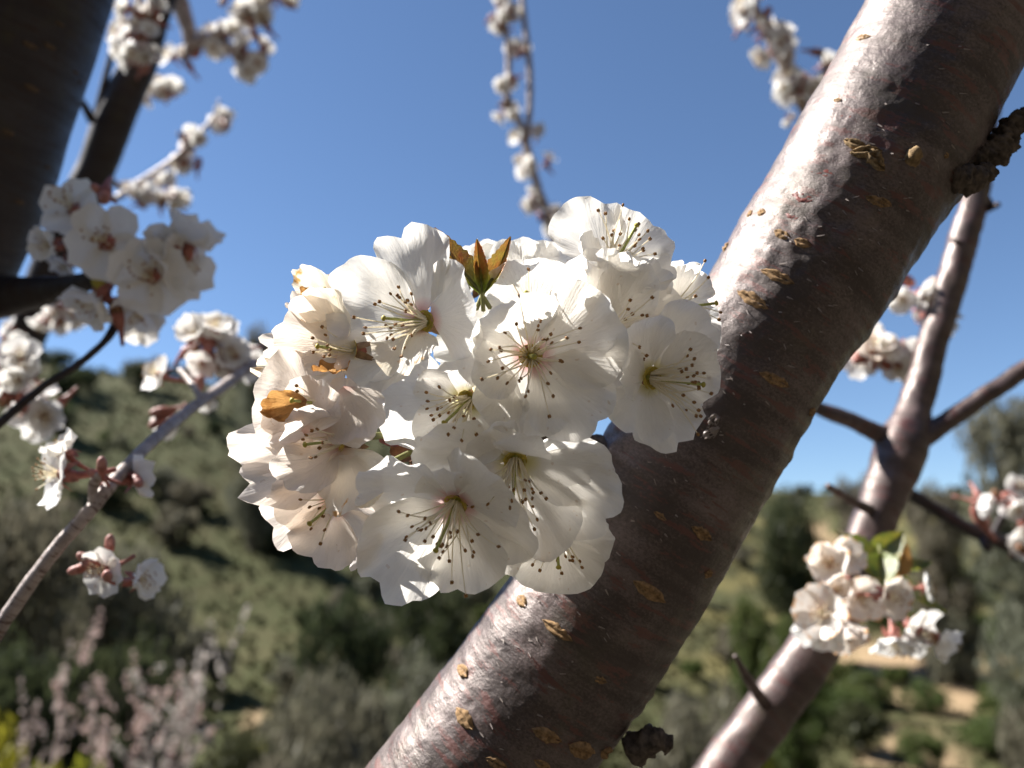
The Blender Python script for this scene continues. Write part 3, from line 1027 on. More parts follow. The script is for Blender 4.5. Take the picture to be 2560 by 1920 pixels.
def hero(label, px, py, d, nrm, petals, n_st=24, st_dir=None, st_len=.0115, spread=0.55, mat='petal', seed=1, pist=None, group='cherry blossoms of the main cluster', stalk=True):
    """petals: (tip px, tip py, mm towards the lens, width px, options)"""
    q = random.Random(seed)
    C = P(px, py, d)
    N = D(*nrm)
    t = thing('cherry_blossom', label, 'blossom', C, group)
    for i, pt in enumerate(petals):
        tx, ty, dz, wd = pt[:4]
        o = dict(pt[4]) if len(pt) > 4 else {}
        mt = o.pop('mat', mat)
        pn = o.pop('n', None)
        b = o.pop('base', None)
        T = P(tx, ty, d - dz / 1000.0) - C
        base = Vector((0, 0, 0))
        if b: base = P(b[0], b[1], d - b[2] / 1000.0) - C; T = T - base
        else:
            tt = T - N * T.dot(N)
            if tt.length > 1e-6: base = tt.normalized() * .0019
            T = T - base
        V, F_, UV = petal_geo(T, D(*pn) if pn else N, wd / FPX * d, seed=seed * 7 + i, nu=22, nv=45, **{**dict(ruf=.095), **o})
        pe = ob('petal', mesh('petal', [v + base for v in V], F_, UV), MAT[mt], t)
        if mt == 'petal_wilted': pe['label'] = 'withered orange brown petal'
    S = D(*st_dir) if st_dir else N
    x, y, n = frame(S)
    for k in range(n_st):
        a = 2 * PI * (k * 0.618) + q.uniform(-.2, .2)
        sp = spread * .88 * (0.35 + 0.85 * math.sqrt((k + .5) / n_st))
        r = x * math.cos(a) + y * math.sin(a)
        stamen(t, r * .0014 * (0.6 + .4 * q.random()), (n * math.cos(sp) + r * math.sin(sp) + Vector((q.gauss(0, 1), q.gauss(0, 1), q.gauss(0, 1))) * .10).normalized(), st_len * q.uniform(.55, 1.10), n, q)
    # pistil
    V, F_, UV = tube([n * -.001, n * st_len * .4 + x * .0004, n * st_len * .85 + x * .0006], [.0006, .00036, .00036], 8, 4)
    ps = ob('pistil', mesh('pistil', V, F_, UV), MAT['style'], t)
    V, F_ = ellipsoid(n * st_len * .88 + x * .0006, (x, y, n), (.0007, .0007, .0005), 9, 6)
    ob('stigma', mesh('stigma', V, F_), MAT['stigma'], ps)
    calyx(t, C, N, SPUR if stalk else None, q)
    return t


hero('large white blossom at the upper left of the main cluster, facing left', 1060, 805, .192, (-.42, .05, .9), [
    (996, 562, -3, 255, dict(kx=.10, bow=.05, notch=.16)),
    (812, 745, -5, 262, dict(kx=.12, bow=.04, notch=.13)),
    (846, 945, 0, 185, dict(kx=.14)),
    (1192, 745, 9, 262, dict(kx=.22, bow=.10, notch=.05)),
    (985, 945, 8, 175, dict(kx=.35, bow=-.06, mat='petal_aged')),
], 26, (-.75, .02, .55), .0122, .60, seed=1)
hero('large white blossom at the front centre with a pink throat, facing the camera in shade', 1326, 890, .188, (.02, .08, 1), [
    (1268, 748, 6, 250, dict(kx=.12, bow=.10)),
    (1560, 800, 7, 275, dict(kx=.10, bow=.08, notch=.03)),
    (1505, 1065, 5, 255, dict(kx=.10, bow=.06)),
    (1290, 1095, 4, 250, dict(kx=.10)),
    (1172, 905, 6, 205, dict(kx=.16)),
], 30, (0, -.05, 1), .0112, .98, seed=2)
hero('white blossom behind the front centre one, its rounded sunlit petals showing above', 1330, 800, .198, (-.15, .35, .9), [
    (1308, 645, 2, 245, dict(kx=.14, bow=.06, notch=.02)),
    (1558, 752, 4, 240, dict(kx=.10, notch=.04)),
    (1175, 860, 2, 210),
    (1420, 960, -4, 220),
    (1080, 915, -3, 230),
], 8, (-.2, .5, .8), .0120, .6, seed=3)
hero('white blossom with a yellow green throat low in the middle, facing down left', 1172, 1000, .1935, (-.40, -.45, .8), [
    (925, 1030, 0, 285, dict(kx=.12, bow=.10)),
    (1075, 1140, 2, 200, dict(kx=.12)),
    (1085, 912, 6, 230, dict(kx=.2)),
    (1295, 955, 8, 250, dict(kx=.2, bow=.14, n=(-.2, -.2, 1))),
    (1262, 1130, 7, 250, dict(kx=.18, bow=.14, n=(-.2, -.2, 1))),
], 26, (-.6, -.55, .6), .0108, .55, mat='petal_green', seed=4)
hero('white blossom at the lower right of the cluster, its long stamens hanging down', 1288, 1150, .190, (.05, -.55, .85), [
    (1028, 1128, 3, 185, dict(kx=.14, bow=.08)),
    (1545, 1198, 2, 190, dict(kx=.10, bow=.05, notch=.14, n=(0, -.2, 1))),
    (1540, 1318, 4, 230, dict(kx=.12, n=(-.1, -.2, 1))),
    (1330, 1420, 4, 300, dict(kx=.10, n=(0, -.1, 1))),
    (1150, 1360, 2, 220, dict(kx=.12, n=(0, -.1, 1))),
    (1320, 1085, 7, 150, dict(kx=.25, bow=-.1, n=(0, -.5, .8))),
    (1190, 1085, 5, 170, dict(kx=.25, n=(0, -.4, .8))),
], 32, (-.05, -.85, .5), .0135, .50, mat='petal_green', seed=5)
hero('broad white blossom at the bottom of the cluster, facing down left in shade', 1140, 1258, .186, (-.30, -.60, .75), [
    (886, 1225, 5, 235, dict(kx=.14, bow=.10)),
    (1250, 1215, 9, 250, dict(kx=.25, bow=.10, curl=.2, n=(-.2, -.4, .9))),
    (1085, 1178, 6, 150, dict(kx=.3, n=(-.2, -.3, .9))),
    (1148, 1490, 0, 270, dict(kx=.08, bow=.03)),
    (930, 1478, -2, 280, dict(kx=.08, bow=.03)),
    (1310, 1430, -3, 260, dict(kx=.08)),
], 30, (-.35, -.75, .55), .0140, .62, seed=6)
hero('white blossom at the bottom left edge of the cluster with crinkled sunlit petals', 835, 1258, .194, (-.55, -.45, .7), [
    (662, 1330, -3, 180, dict(kx=.1, ruf=.09)),
    (768, 1405, -1, 220, dict(kx=.1, ruf=.08)),
    (905, 1420, 2, 230, dict(kx=.1)),
    (676, 1260, -1, 200, dict(kx=.1)),
    (940, 1180, 6, 180),
], 8, (-.6, -.5, .6), .0090, .6, mat='petal_blush', seed=7)
hero('white blossom at the far left tip of the cluster with a pointed outer petal', 850, 1100, .190, (-.75, -.05, .65), [
    (562, 1128, -5, 150, dict(kx=.1, ruf=.08, notch=.02)),
    (602, 1215, -4, 215, dict(kx=.08, ruf=.08)),
    (690, 1205, 6, 150, dict(kx=.35, bow=.14, n=(-.3, .2, .9))),
    (890, 1282, 6, 215, dict(kx=.12, n=(-.35, .1, .9), mat='petal_aged')),
    (700, 1075, 3, 190, dict(kx=.2, n=(-.3, -.5, .8))),
], 9, (-.85, -.1, .5), .0095, .45, mat='petal_blush', seed=8)
hero('cream white blossom at the middle left of the cluster holding a withered orange petal', 800, 1010, .192, (-.5, .1, .85), [
    (632, 1000, -2, 270, dict(kx=.10, bow=.04)),
    (660, 1090, 0, 180, dict(kx=.12)),
    (790, 940, 5, 170, dict(kx=.2, base=(760, 1085, 3), n=(-.3, .3, .9))),
    (925, 985, 3, 200, dict(kx=.12, base=(800, 1075, 4), n=(-.3, .2, .9))),
    (652, 1025, 5, 82, dict(kx=.6, ruf=.16, base=(768, 1000, 4), mat='petal_wilted', notch=0)),
    (890, 1105, 7, 200, dict(kx=.12, base=(860, 965, 5), n=(-.35, .1, .9))),
], 3, (-.7, .1, .5), .0080, .5, mat='petal_blush', seed=9)
hero('pinkish blossom at the upper left edge of the cluster with yellowing and withered petals', 880, 878, .1955, (-.75, .15, .6), [
    (690, 800, -3, 190, dict(kx=.14, ruf=.09)),
    (742, 742, -3, 160, dict(kx=.14, mat='petal_aged')),
    (622, 918, -4, 105, dict(kx=.3, ruf=.10, mat='petal_aged')),
    (668, 965, -1, 210, dict(kx=.12)),
    (650, 868, -6, 140, dict(kx=.14, ruf=.09)),
    (786, 925, 5, 95, dict(kx=.4, ruf=.14, mat='petal_wilted', notch=0)),
], 9, (-.9, .1, .45), .0095, .30, mat='petal_blush', seed=10)
hero('drooping withered blossom sticking up brown at the left top of the cluster', 850, 772, .205, (-.6, .5, .3), [
    (735, 676, -2, 88, dict(kx=.5, ruf=.12, mat='petal_aged', notch=0)),
    (752, 720, 0, 60, dict(kx=.5, ruf=.16, mat='petal_wilted', notch=0)),
    (715, 745, 0, 120, dict(kx=.3, mat='petal_blush', ruf=.10)),
    (745, 790, 2, 150, dict(kx=.2, mat='petal_aged')),
    (800, 700, -5, 100, dict(kx=.3, mat='petal_aged')),
], 3, (-.5, .6, .2), .0070, .4, mat='petal_aged', seed=11)
hero('white blossom at the top right of the cluster, its stamens raised against the sky', 1530, 668, .197, (.35, .55, .55), [
    (1432, 494, -3, 205, dict(kx=.12, bow=.05, notch=.04, n=(.2, .3, .9))),
    (1640, 555, -6, 215, dict(kx=.14, bow=.06, n=(.1, .3, .9))),
    (1445, 600, 4, 130, dict(kx=.5)),
    (1690, 660, 0, 180, dict(kx=.14)),
    (1560, 640, 9, 120),
], 22, (.45, .85, .25), .0128, .52, seed=12)
hero('white blossom right of the front centre one, facing right with cream stamens', 1500, 852, .1955, (.50, .15, .85), [
    (1522, 612, 1, 270, dict(kx=.16, bow=.08)),
    (1662, 660, 2, 210, dict(kx=.16, mat='petal')),
    (1735, 790, -2, 250, dict(kx=.12)),
    (1590, 980, 4, 190, dict(kx=.14)),
    (1440, 985, 2, 170),
    (1600, 640, 7, 190, dict(kx=.28, n=(.1, .3, .9))),
], 26, (.88, .22, .42), .0135, .52, seed=13)
hero('white blossom at the right edge of the cluster with a green pistil, facing right', 1628, 945, .190, (.55, -.10, .85), [
    (1785, 800, -2, 240, dict(kx=.10)),
    (1806, 900, -3, 190, dict(kx=.10, bow=.04, notch=.04)),
    (1715, 1118, 0, 215, dict(kx=.10, notch=.1)),
    (1588, 1100, 8, 190, dict(kx=.25, n=(.2, 0, 1))),
    (1595, 800, 8, 190, dict(kx=.25, n=(.2, 0, 1))),
    (1556, 930, 8, 130, dict(kx=.3, n=(.3, 0, 1))),
    (1770, 990, -5, 170, dict(kx=.1)),
], 28, (.93, -.12, .4), .0135, .48, mat='petal_green', seed=14)
hero('crinkled white blossom squeezed at the top right rim beside the branch', 1690, 770, .2035, (.5, .5, .5), [
    (1762, 672, 0, 120, dict(kx=.3, ruf=.16)),
    (1805, 800, -2, 180, dict(kx=.15)),
    (1715, 650, -2, 110, dict(kx=.2)),
    (1640, 700, -2, 130),
    (1760, 880, -4, 150),
], 9, (.8, .1, .2), .0110, .7, seed=15)
hero('white blossom under the lower right of the cluster, petals hanging in front of the branch', 1390, 1330, .197, (.0, -.6, .75), [
    (1408, 1487, 1, 235, dict(kx=.08, bow=.03, notch=.02)),
    (1500, 1420, -2, 200, dict(kx=.08)),
    (1265, 1440, 0, 210, dict(kx=.08)),
    (1520, 1290, 0, 190),
    (1270, 1290, -3, 190),
], 16, (.05, -.85, .45), .0095, .55, seed=16)
hero('bluish shaded blossom at the top of the cluster, seen from behind the bronze leaves', 1330, 705, .214, (.1, .35, -.7), [
    (1338, 594, -2, 205, dict(kx=.1, ruf=.09, n=(0, .3, 1))),
    (1410, 640, -1, 190, dict(kx=.1, ruf=.09, n=(0, .3, 1))),
    (1215, 640, -3, 150),
    (1440, 760, -2, 180),
], 0, (.1, .5, -.7), .0100, .5, seed=17)
hero('farthest blossom at the cluster top, its pale scalloped petals behind the bronze leaves', 1215, 705, .226, (0, .4, -.7), [
    (1185, 606, 0, 150, dict(kx=.1, ruf=.08, n=(0, .3, 1))),
    (1255, 608, 0, 150, dict(kx=.1, ruf=.08, n=(0, .3, 1))),
    (1150, 680, -1, 130),
    (1290, 680, -1, 140),
], 0, (0, .5, -.7), .0100, .5, seed=18)


for i, (lab, x, y, d, nr, R_) in enumerate((('blossom added to shade the branch, at the cluster back behind the front centre one', 1330, 925, .231, (-.45, .35, -.8), 150),
                                       ('blossom added to shade the branch, at the cluster back behind the lower middle one', 1215, 1090, .226, (-.4, .1, -.8), 140),
                                       ('blossom added to shade the branch, at the cluster back behind its lower right part', 1345, 1230, .222, (-.3, -.1, -.8), 140))):
    hero(lab, x, y, d, nr, [(x + R_ * math.cos(.4 + k * 1.2566), y - R_ * math.sin(.4 + k * 1.2566), -3, 170, dict(n=(-nr[0], -nr[1], -nr[2]))) for k in range(5)], 6, nr, .009, .5, seed=60 + i)  # mostly hidden blossoms added so their shadow falls on the thick branch


# the short spur that carries the cluster, its bud scales, and closed buds
sp = thing('flower_spur', 'short knobbly spur with red bud scales in the gap of the main cluster', 'spur', SPUR)
knobbly([P(1500, 1130, .236), P(1380, 1100, .231), P(1270, 1060, .225), SPUR, P(1150, 1020, .218)], [.0045, .0038, .0036, .0038, .0022], .0012, 'wood', MAT['spur'], sp, SPUR, 14, 10)
for i, (x, y, d, tx, ty, td, wd) in enumerate(((960, 1010, .212, 925, 965, .208, .006), (985, 1045, .210, 938, 1060, .204, .0075), (1010, 1075, .212, 950, 1105, .207, .007), (1030, 1110, .214, 985, 1150, .210, .007), (1050, 1085, .214, 990, 1060, .210, .008), (1060, 1130, .216, 1035, 1170, .212, .006), (1020, 1000, .214, 950, 985, .211, .008))):
    a, b = P(x, y, d), P(tx, ty, td)
    V, F_, UV = petal_geo(b - a, D(-.2, .2, 1), wd, .12, .5, .03, 0, 90 + i, 0, 9, 11)
    ob('bud_scale', mesh('bud_scale', [v + a - SPUR for v in V], F_, UV), MAT['calyx'] if i % 2 == 0 else MAT['scale'], sp)


def leaf(label, base, tip, d0, d1, wpx, n, mat, fold=0.35, name='young_leaf', curl=0.0, seed=0, bow=.08):
    a, b = P(*base, d0), P(*tip, d1)
    T = b - a
    L = T.length; y = T / L
    N = D(*n); n_ = (N - y * N.dot(y)).normalized(); x = y.cross(n_)
    W = wpx / FPX * d1
    nu, nv = 22, 9
    V, F_, UV = [], [], []
    for i in range(nu):
        f = i / (nu - 1)
        wd = W / 2 * (math.sin(PI * f ** 0.8) ** 0.8) * (1 - 0.35 * f) * 1.2 + .0002
        wd *= 1 + (0.07 if i % 2 else -0.05)
        for k in range(nv):
            v = -1 + 2 * k / (nv - 1)
            V.append(x * v * wd * (1 - 0.25 * fold) + y * f * L + n_ * (abs(v) * wd * fold * 2 - bow * L * 4 * f * (1 - f) - curl * L * f ** 3 + .0004 * noise.noise(Vector((f * 9, v * 2, seed)))))
            UV.append((v, f))
    for i in range(nu - 1):
        for k in range(nv - 1):
            F_.append((i * nv + k, (i + 1) * nv + k, (i + 1) * nv + k + 1, i * nv + k + 1))
    t = thing(name, label, 'leaf', a)
    ob('blade', mesh('blade', V, F_, UV), MAT[mat], t)
    V, F_, UV = tube([y * -.004 - n_ * .0005, y * 0.001, y * L * .5 - n_ * (bow * L + .0002), y * L * .97 - n_ * curl * L], [.0006, .00055, .0004, .0001], 6, 5)
    ob('midrib', mesh('midrib', V, F_, UV), MAT['pedicel'], t)
    return t


leaf('folded bronze young leaf with a sharp tip, left of the three at the cluster top', (1203, 735), (1086, 570), .1965, .199, 62, (.3, .2, .9), 'bronze_leaf', .55)
leaf('upright narrow bronze young leaf between the other two at the cluster top', (1205, 735), (1192, 598), .1962, .198, 40, (.1, .2, 1), 'bronze_leaf', .9, bow=.02)
leaf('right hand bronze young leaf with a hooked tip at the cluster top', (1207, 735), (1277, 592), .1968, .199, 52, (-.3, .2, .9), 'bronze_leaf', .5, bow=.12)
leaf('small dark bronze leaf tip behind the left bronze leaf', (1150, 690), (1076, 592), .207, .206, 36, (.3, .2, .9), 'bronze_leaf', .4)
leaf('large green leaf hanging by the wilted blossoms on the right', (2100, 1340), (2250, 1480), .40, .39, 90, (.4, .5, .8), 'spring_leaf', .3)
leaf('yellow green leaf at the centre of the wilted blossoms', (2200, 1380), (2210, 1470), .395, .385, 75, (-.3, .2, .9), 'spring_leaf', .3)
leaf('pale dry leaf upright beside the forked branch', (2245, 1440), (2268, 1360), .40, .395, 46, (.2, .1, .9), 'petal_wilted', .4)
leaf('dark green leaf pointing right from the wilted blossoms', (2220, 1440), (2370, 1530), .40, .40, 80, (.1, .9, .4), 'spring_leaf', .2)
leaf('yellow green leaf rising behind the top of the wilted blossoms', (2180, 1400), (2260, 1330), .40, .405, 70, (-.2, .4, .9), 'spring_leaf', .3)
leaf('green leaf at the far right of the wilted blossoms', (2240, 1420), (2330, 1405), .41, .42, 50, (0, .8, .5), 'spring_leaf', .3)


# ------------------------------------------------------------------ prototype blossoms for the twigs
def proto_blossom(seed, mat, cup, R=.017):
    """about +Z, centred on its base; five petals, stamens, calyx"""
    q = random.Random(seed)
    pet = []
    for k in range(5):
        a = 2 * PI * k / 5 + q.uniform(-.12, .12)
        c = cup + q.uniform(-.12, .12)
        T = Vector((math.cos(a) * math.cos(c), math.sin(a) * math.cos(c), math.sin(c))) * R * q.uniform(.9, 1.06)
        V, F_, UV = petal_geo(T, Vector((0, 0, 1)), R * q.uniform(.85, 1.10), .10, .16, .12, .12, seed * 5 + k, 0, 8, 13)
        me = mesh('petal', V, F_, UV); me.materials.append(mat)
        pet.append(me)
    g, h = G(), G()
    for k in range(18):
        a = k * 2.4; s = q.uniform(.15, .75)
        d = Vector((math.cos(a) * math.sin(s), math.sin(a) * math.sin(s), math.cos(s)))
        L = q.uniform(.007, .0115)
        g.add(*tube([Vector((0, 0, 0)), d * L * .5, d * L], [.00025, .0002, .00015], 4, 2, None, False))
        h.add(*ellipsoid(d * L, frame(d), (.0005, .0005, .0006), 5, 4))
    st = mesh('stamens', g.v, g.f, g.uv); st.materials.append(MAT['filament'])
    an = mesh('anthers', h.v, h.f, h.uv); an.materials.append(MAT['anther'])
    g = G()
    for k in range(5):
        a = 2 * PI * (k + .5) / 5
        d = Vector((math.cos(a), math.sin(a), 0))
        g.add(*sepal_geo(d * .0022, d * .9 - Vector((0, 0, .7)), Vector((0, 0, 1)), .0085, .0050))
    g.add(*tube([Vector((0, 0, .0005)), Vector((0, 0, -.003)), Vector((0, 0, -.007)), Vector((.002, .001, -.015)), Vector((.004, .003, -.022))], [.0026, .0034, .0020, .0012, .0013], 7, 2))
    cx = mesh('calyx', g.v, g.f, g.uv); cx.materials.append(MAT['calyx'])
    return pet, st, an, cx


PROTO = [proto_blossom(31, MAT['petal_far'], .30), proto_blossom(32, MAT['petal_far'], .50), proto_blossom(33, MAT['petal_far'], .10), proto_blossom(34, MAT['petal_far'], .80)]
PROTO_W = [proto_blossom(35, MAT['petal_far_wilt'], .5), proto_blossom(36, MAT['petal_far_wilt'], .9)]


def put_blossom(loc, nrm, label, group, proto, scale=1.0, spin=0.0, q=rnd):
    pet, st, an, cx = proto
    t = thing('cherry_blossom', label, 'blossom', loc, group)
    x, y, n = frame(nrm)
    mat = Matrix((x, y, n)).transposed() @ Matrix.Rotation(spin, 3, 'Z')
    t.rotation_euler = mat.to_euler()
    t.scale = (scale,) * 3
    for me in pet: ob('petal', me, None, t)
    s = tag(ob('stamens', st, None, t), kind='stuff')
    ob('anthers', an, None, s)['kind'] = 'stuff'
    ob('calyx', cx, None, t)
    return t


def bud(label, px, py, d, dirn, L=.010, group=None, mat='bud'):
    c = P(px, py, d); a = D(*dirn)
    t = thing('flower_bud', label, 'bud', c, group)
    x, y, n = frame(a)
    V, F_ = ellipsoid(Vector((0, 0, 0)), (x, y, n), (L * .30, L * .30, L * .5), 10, 7)
    ob('closed_petals', mesh('closed_petals', V, F_), MAT[mat], t)
    g = G()
    g.add(*tube([n * -L * .1, n * -L * .45, n * -L * .9, n * -L * 1.5 + x * .002], [L * .32, L * .28, L * .12, L * .09], 8, 3))
    g.build('calyx', MAT['calyx'], t)
    return t


def clump(label, group, cx, cy, rx, ry, d, n, scale=1.0, protos=PROTO, seed=0, face=(0, .1, .55)):
    q = random.Random(seed)
    for i in range(n):
        for _ in range(20):
            u, v = q.uniform(-1, 1), q.uniform(-1, 1)
            if u * u + v * v < 1: break
        out = Vector((u, -v, q.uniform(-.6, .9))) + Vector(face)
        off = .012 * scale * FPX / d                      # the flower opens outwards from the clump
        put_blossom(P(cx + u * rx * .95, cy + v * ry * .95, d + q.uniform(-.012, .012)), D(*out), label, group, q.choice(protos), .80 * scale * q.uniform(.75, 1.15), q.uniform(0, 6.28))
        if i % 2 == 0:
            bud('brown red bud among the blossoms: ' + ' '.join(label.split()[-9:]), cx + q.uniform(-1, 1) * rx, cy + q.uniform(-.8, 1) * ry, d, (q.uniform(-1, 1), q.uniform(-1, 1), .4), .012 * scale, 'buds among ' + group, q.choice(('scale', 'bud', 'calyx')))


A = 'blossoms on the shaded upright branch'
for i, a in enumerate(((340, 22, 55, 38, .74, 7), (340, 95, 58, 48, .74, 10), (348, 148, 48, 28, .74, 6))):
    clump('white blossom in the tall clump at the top of the shaded upright branch', A, *a, scale=.9, seed=100 + i)
clump('white blossom in the small tuft hanging right of the shaded upright branch', 'blossoms in the tuft', 385, 222, 26, 32, .95, 4, 1.05, seed=104)
put_blossom(P(428, 226, .95), D(.6, .5, .5), 'single sunlit blossom sticking out right of the tuft by the upright branch', None, PROTO[3], 1.05)
A = 'blossoms on the dark forked twig'
for i, a in enumerate(((540, 88, 45, 42, 1.0, 6), (605, 28, 62, 36, 1.0, 8), (615, 130, 55, 58, 1.0, 11), (452, 142, 40, 20, 1.0, 3), (690, 0, 40, 20, 1.0, 3))):
    clump('white blossom on the dark forked twig' + [' in the clump right of its fork', ' at the top edge', ' in the big drooping ball', ' in the small tuft below the fork', ' at its far right end'][i], A + [' in the clump right of its fork', ' at the top edge', ' in the big drooping ball', ' in the small tuft below the fork', ' at its far right end'][i], *a, scale=1.2, seed=110 + i)
A = 'blossoms on the slanting twig'
for i, a in enumerate(((478, 352, 42, 32, .9, 5), (472, 408, 36, 28, .9, 4), (550, 302, 20, 22, .9, 2), (405, 482, 52, 34, .9, 6), (320, 468, 34, 24, .9, 3), (340, 505, 40, 20, .9, 3))):
    clump('small white blossom on the slanting twig' + [' in the upper clump', ' hanging under the upper clump', ' at its tip', ' in the lower clump', ' beside the upright branch', ' along its lower part'][i], A + [' in the upper clump', ' hanging under the upper clump', ' at its tip', ' in the lower clump', ' beside the upright branch', ' along its lower part'][i], *a, scale=1.0, seed=120 + i)
A = 'blossoms on the hanging twig'
for i, a in enumerate(((1243, 18, 34, 24, 1.1, 3), (1275, 20, 24, 28, 1.1, 2), (1242, 68, 26, 20, 1.1, 3), (1285, 122, 30, 20, 1.1, 2), (1315, 133, 10, 12, 1.1, 1), (1266, 200, 24, 22, 1.1, 3), (1266, 272, 32, 36, 1.1, 4), (1300, 346, 14, 26, 1.1, 2), (1352, 328, 10, 14, 1.1, 1), (1308, 408, 24, 26, 1.1, 3), (1366, 402, 14, 10, 1.1, 1), (1330, 504, 22, 24, 1.1, 3), (1372, 555, 22, 34, 1.1, 3), (1400, 520, 14, 20, 1.1, 1))):
    clump('small blossom on the hanging twig,' + [' at the top left end', ' at the top right end', ' second clump down', ' third clump down', ' beside the third clump', ' above the largest clump', ' in the largest clump', ' left below the fork', ' right below the fork', ' left of the lower kink', ' right of the lower kink', ' round clump near its foot', ' at its foot by the main blossoms', ' right of the foot'][i], A + [' at the top left end', ' at the top right end', ' second clump down', ' third clump down', ' beside the third clump', ' above the largest clump', ' in the largest clump', ' left below the fork', ' right below the fork', ' left of the lower kink', ' right of the lower kink', ' round clump near its foot', ' at its foot by the main blossoms', ' right of the foot'][i], *a, scale=1.05, seed=130 + i)
A = 'blossoms on the crowded twig'
for i, a in enumerate(((1880, 22, 38, 36, .85, 4), (1935, 112, 52, 46, .85, 7), (1905, 80, 30, 30, .85, 2), (2000, 205, 62, 40, .85, 8), (1965, 190, 36, 40, .85, 3), (2062, 155, 26, 38, .85, 3))):
    clump('white blossom on the crowded twig' + [' at the top edge', ' in its middle clump', ' left of the middle clump', ' in the lowest big clump', ' left of the lowest clump', ' nearest the thick branch'][i], A + [' at the top edge', ' in its middle clump', ' left of the middle clump', ' in the lowest big clump', ' left of the lowest clump', ' nearest the thick branch'][i], *a, scale=1.1, seed=150 + i)
clump('small grey blossom hanging left of the thick branch below the crowded twig', 'blossom pair below the crowded twig', 1968, 300, 16, 14, .85, 2, .5, seed=158)
A = 'blossoms behind the dark trunk foot'
for i, a in enumerate(((155, 745, 50, 40, .7, 4), (105, 800, 55, 45, .7, 5), (45, 840, 45, 45, .7, 4), (180, 790, 40, 30, .7, 2))):
    clump('blurred white blossom below the dark trunk at the left', A, *a, scale=.8, seed=160 + i)
A = 'blossoms at the left edge'
for i, a in enumerate(((45, 945, 60, 50, .45, 5), (80, 1030, 60, 60, .47, 5), (20, 1000, 40, 60, .45, 3))):
    clump('large blurred white blossom at the left edge behind the curving dark twig', A, *a, scale=.85, seed=170 + i)

# the shaded cluster beside the trunk: nearer, each flower told apart
L_ = 'shaded blossoms beside the trunk'
put_blossom(P(182, 522, 0.357), D(-.25, .35, .9), 'shaded blossom at the top of the left cluster, against the dark trunk', L_, PROTO[0], 0.98, .3)
put_blossom(P(264, 604, 0.349), D(.05, .05, 1), 'shaded blossom in the middle of the left cluster, facing the camera', L_, PROTO[2], 1.04, .9)
put_blossom(P(378, 690, 0.353), D(.1, -.1, 1), 'big shaded blossom at the lower right of the left cluster', L_, PROTO[0], 1.12, .5)
put_blossom(P(440, 665, 0.361), D(.85, .05, .4), 'half lit blossom at the right rim of the left cluster, facing right', L_, PROTO[1], 1.06, 1.3)
put_blossom(P(470, 610, 0.361), D(.45, .85, .1), 'sunlit upright blossom at the right tip of the left cluster', L_, PROTO[3], 0.98, .2)
put_blossom(P(400, 615, 0.357), D(.5, .1, .8), 'small half open shaded blossom right of the middle one in the left cluster', L_, PROTO[3], 0.66, .7)
put_blossom(P(128, 612, 0.355), D(-.4, -.1, .9), 'round half open blossom at the left of the shaded cluster against the trunk', L_, PROTO[3], 0.59, .0)
put_blossom(P(165, 660, 0.375), D(-.4, -.6, .4), 'small sunlit blossom under the left side of the shaded cluster', L_, PROTO[1], 0.53, .4)
put_blossom(P(245, 745, 0.355), D(-.45, -.7, .5), 'blossom seen from the side hanging under the shaded left cluster', L_, PROTO[3], 0.90, .8)
put_blossom(P(350, 770, 0.365), D(.1, -.8, .5), 'shaded blossom hanging at the bottom of the left cluster', L_, PROTO[1], 0.85, .1)
put_blossom(P(350, 815, 0.405), D(.2, -.7, .6), 'lowest pale blossom behind the left cluster', L_, PROTO[1], 0.64, .6)
bud('red bud at the top right of the shaded left cluster', 262, 490, 0.345, (.1, -.6, .4), .009)
bud('small red bud above the shaded left cluster', 242, 472, 0.345, (-.5, .5, .4), .006)
bud('dark red bud at the foot of the shaded left cluster', 290, 778, 0.360, (-.2, .95, .1), .010, mat='scale')
bud('yellow green bud scale under the shaded left cluster', 250, 712, 0.355, (-.2, .7, .4), .010, mat='stigma')

# blossoms along the sunlit lower twig
put_blossom(P(150, 1185, .275), D(-.75, .15, .6), 'sunlit blossom facing left, first above the lower end of the pale twig', None, PROTO[0], .74, .2)
put_blossom(P(165, 1130, .278), D(-.5, .8, .3), 'sunlit upright blossom just above the left facing one on the pale twig', None, PROTO[3], .50, .9)
put_blossom(P(330, 1195, .295), D(.5, .2, -.6), 'bluish shaded blossom seen from behind, beside the pale twig', None, PROTO[1], .60, .5)
put_blossom(P(262, 1425, .28), D(-.25, -.05, .95), 'sunlit blossom facing the camera below the pale twig', None, PROTO[0], .55, .1)
put_blossom(P(345, 1450, .30), D(.75, .1, .2), 'shaded blossom beside the sunlit one below the pale twig', None, PROTO[3], .58, .4)
put_blossom(P(395, 935, .42), D(-.6, .4, .6), 'sunlit blossom to the left of the clump at the upper end of the pale twig', None, PROTO[0], .72, .4)
clump('white blossom in the clump at the upper end of the pale twig', 'blossoms at the upper end of the pale twig', 520, 870, 62, 55, .45, 8, .9, seed=181)
clump('white blossom in the clump at the upper end of the pale twig', 'blossoms at the upper end of the pale twig', 590, 905, 50, 45, .45, 5, .9, seed=182)
put_blossom(P(520, 1000, .43), D(.1, -.4, .8), 'tiny half open blossom hanging under the clump on the pale twig', None, PROTO[3], .45, .4)
put_blossom(P(425, 1055, .43), D(-.3, -.5, .7), 'small blossom hanging on the pale twig below the left sunlit one', None, PROTO[3], .6, .4)
B = 'buds on the pale twig'
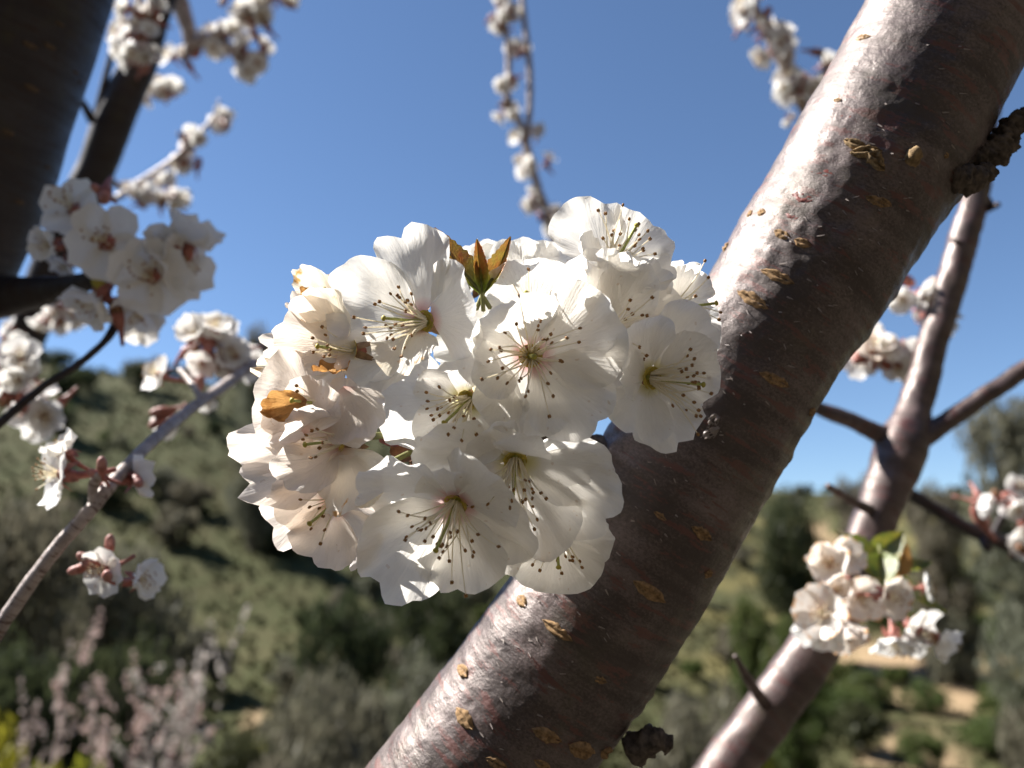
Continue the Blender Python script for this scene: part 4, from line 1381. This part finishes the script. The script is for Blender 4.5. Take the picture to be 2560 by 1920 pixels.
for (x, y, d, dr) in ((255, 1160, .275, (.1, .9, .3)), (268, HZ, .272, (.3, .5, .7)), (238, 1185, .277, (-.7, .4, .4)), (395, 1030, .42, (-.8, -.2, .4)), (390, 1058, .42, (-.6, -.5, .4)), (500, 955, .43, (.3, .6, .5)), (210, 1395, .28, (-.6, .6, .3)), (225, 1410, .28, (-.8, .1, .3)), (190, 1425, .28, (-.8, -.2, .3)), (275, 1355, .285, (.1, .9, .2)), (345, 1205, .29, (.5, -.4, .5))):
    bud('small pinkish red bud clustered with others along the pale lower twig', x, y, d, dr, .0072 * (d / .36), B)

# right-hand side: blossoms on the forked branch
A = 'blossoms left of the forked branch'
for i, a in enumerate(((2290, 730, 40, 36, .5, 3), (2330, 795, 34, 30, .5, 3), (2190, 905, 62, 50, .5, 6), (2270, 890, 46, 40, .5, 4), (2210, 850, 30, 20, .5, 1))):
    clump('blurred white blossom left of the forked branch' + [' at its top', ' against the fork stem', ' in the big lower part', ' right of the lower part', ' by the thick branch'][i], A + [' at its top', ' against the fork stem', ' in the big lower part', ' right of the lower part', ' by the thick branch'][i], *a, scale=.95, seed=190 + i, protos=PROTO + PROTO_W[:1])
W_ = 'browning blossoms on the lower forked branch'
for i, (x, y, n, s, pr) in enumerate(((2075, 1410, (-.4, .3, .8), .85, PROTO_W[1]), (2110, 1395, (.2, .5, .8), .62, PROTO_W[0]), (2150, 1490, (-.2, -.1, .9), .8, PROTO_W[0]), (2060, 1530, (-.6, .1, .7), .85, PROTO_W[0]),
                                      (2050, 1570, (-.4, -.6, .6), .8, PROTO[1]), (2110, 1560, (.1, -.7, .6), .85, PROTO_W[1]), (2220, 1490, (.5, .1, .8), .7, PROTO_W[0]), (2090, 1475, (-.2, .3, .9), .6, PROTO_W[1]))):
    put_blossom(P(x, y, .375 + .01 * (i % 3)), D(*n), ('browning blossom at the upper left of the wilted cluster on the right', 'small browning blossom at the top of the wilted cluster, beside the green leaf', 'browning blossom in the middle of the wilted cluster', 'browning blossom at the left of the wilted cluster', 'fresh white blossom low in the wilted cluster on the right', 'lowest browning blossom of the wilted cluster', 'browning blossom at the right of the wilted cluster under the leaves', 'small browning blossom between the left and middle ones of the wilted cluster')[i], W_, pr, s * 1.05, i * .9)
for i, (x, y, n, s, lab) in enumerate(((2235, 1600, (-.1, -.8, .5), .85, 'leftmost grey shaded blossom hanging below the wilted cluster'), (2300, 1580, (.4, -.2, .8), .9, 'grey shaded blossom hanging below the wilted cluster, centre'), (2345, 1600, (.7, -.4, .5), .75, 'grey shaded blossom at the right end below the wilted cluster'), (2315, 1470, (.8, .1, .3), .5, 'small pale blossom at the right end of the green leaves'))):
    put_blossom(P(x, y, .40), D(*n), lab, None, PROTO[(i + 1) % 4], s * .95, i)
A = 'blossoms at the right edge'
for i, a in enumerate(((2520, 1245, 50, 40, .6, 5), (2560, 1290, 30, 40, .6, 3), (2440, 1255, 10, 10, .6, 1), (2545, 1375, 16, 14, .6, 1))):
    clump('blurred white blossom at the right edge above the bare dark twig', A, *a, scale=.8, seed=200 + i)
bud('red brown bud beside the blossoms at the right edge', 2448, 1285, .6, (-.5, .7, .3), .018, None, 'calyx')
print('objects', len(bpy.data.objects))
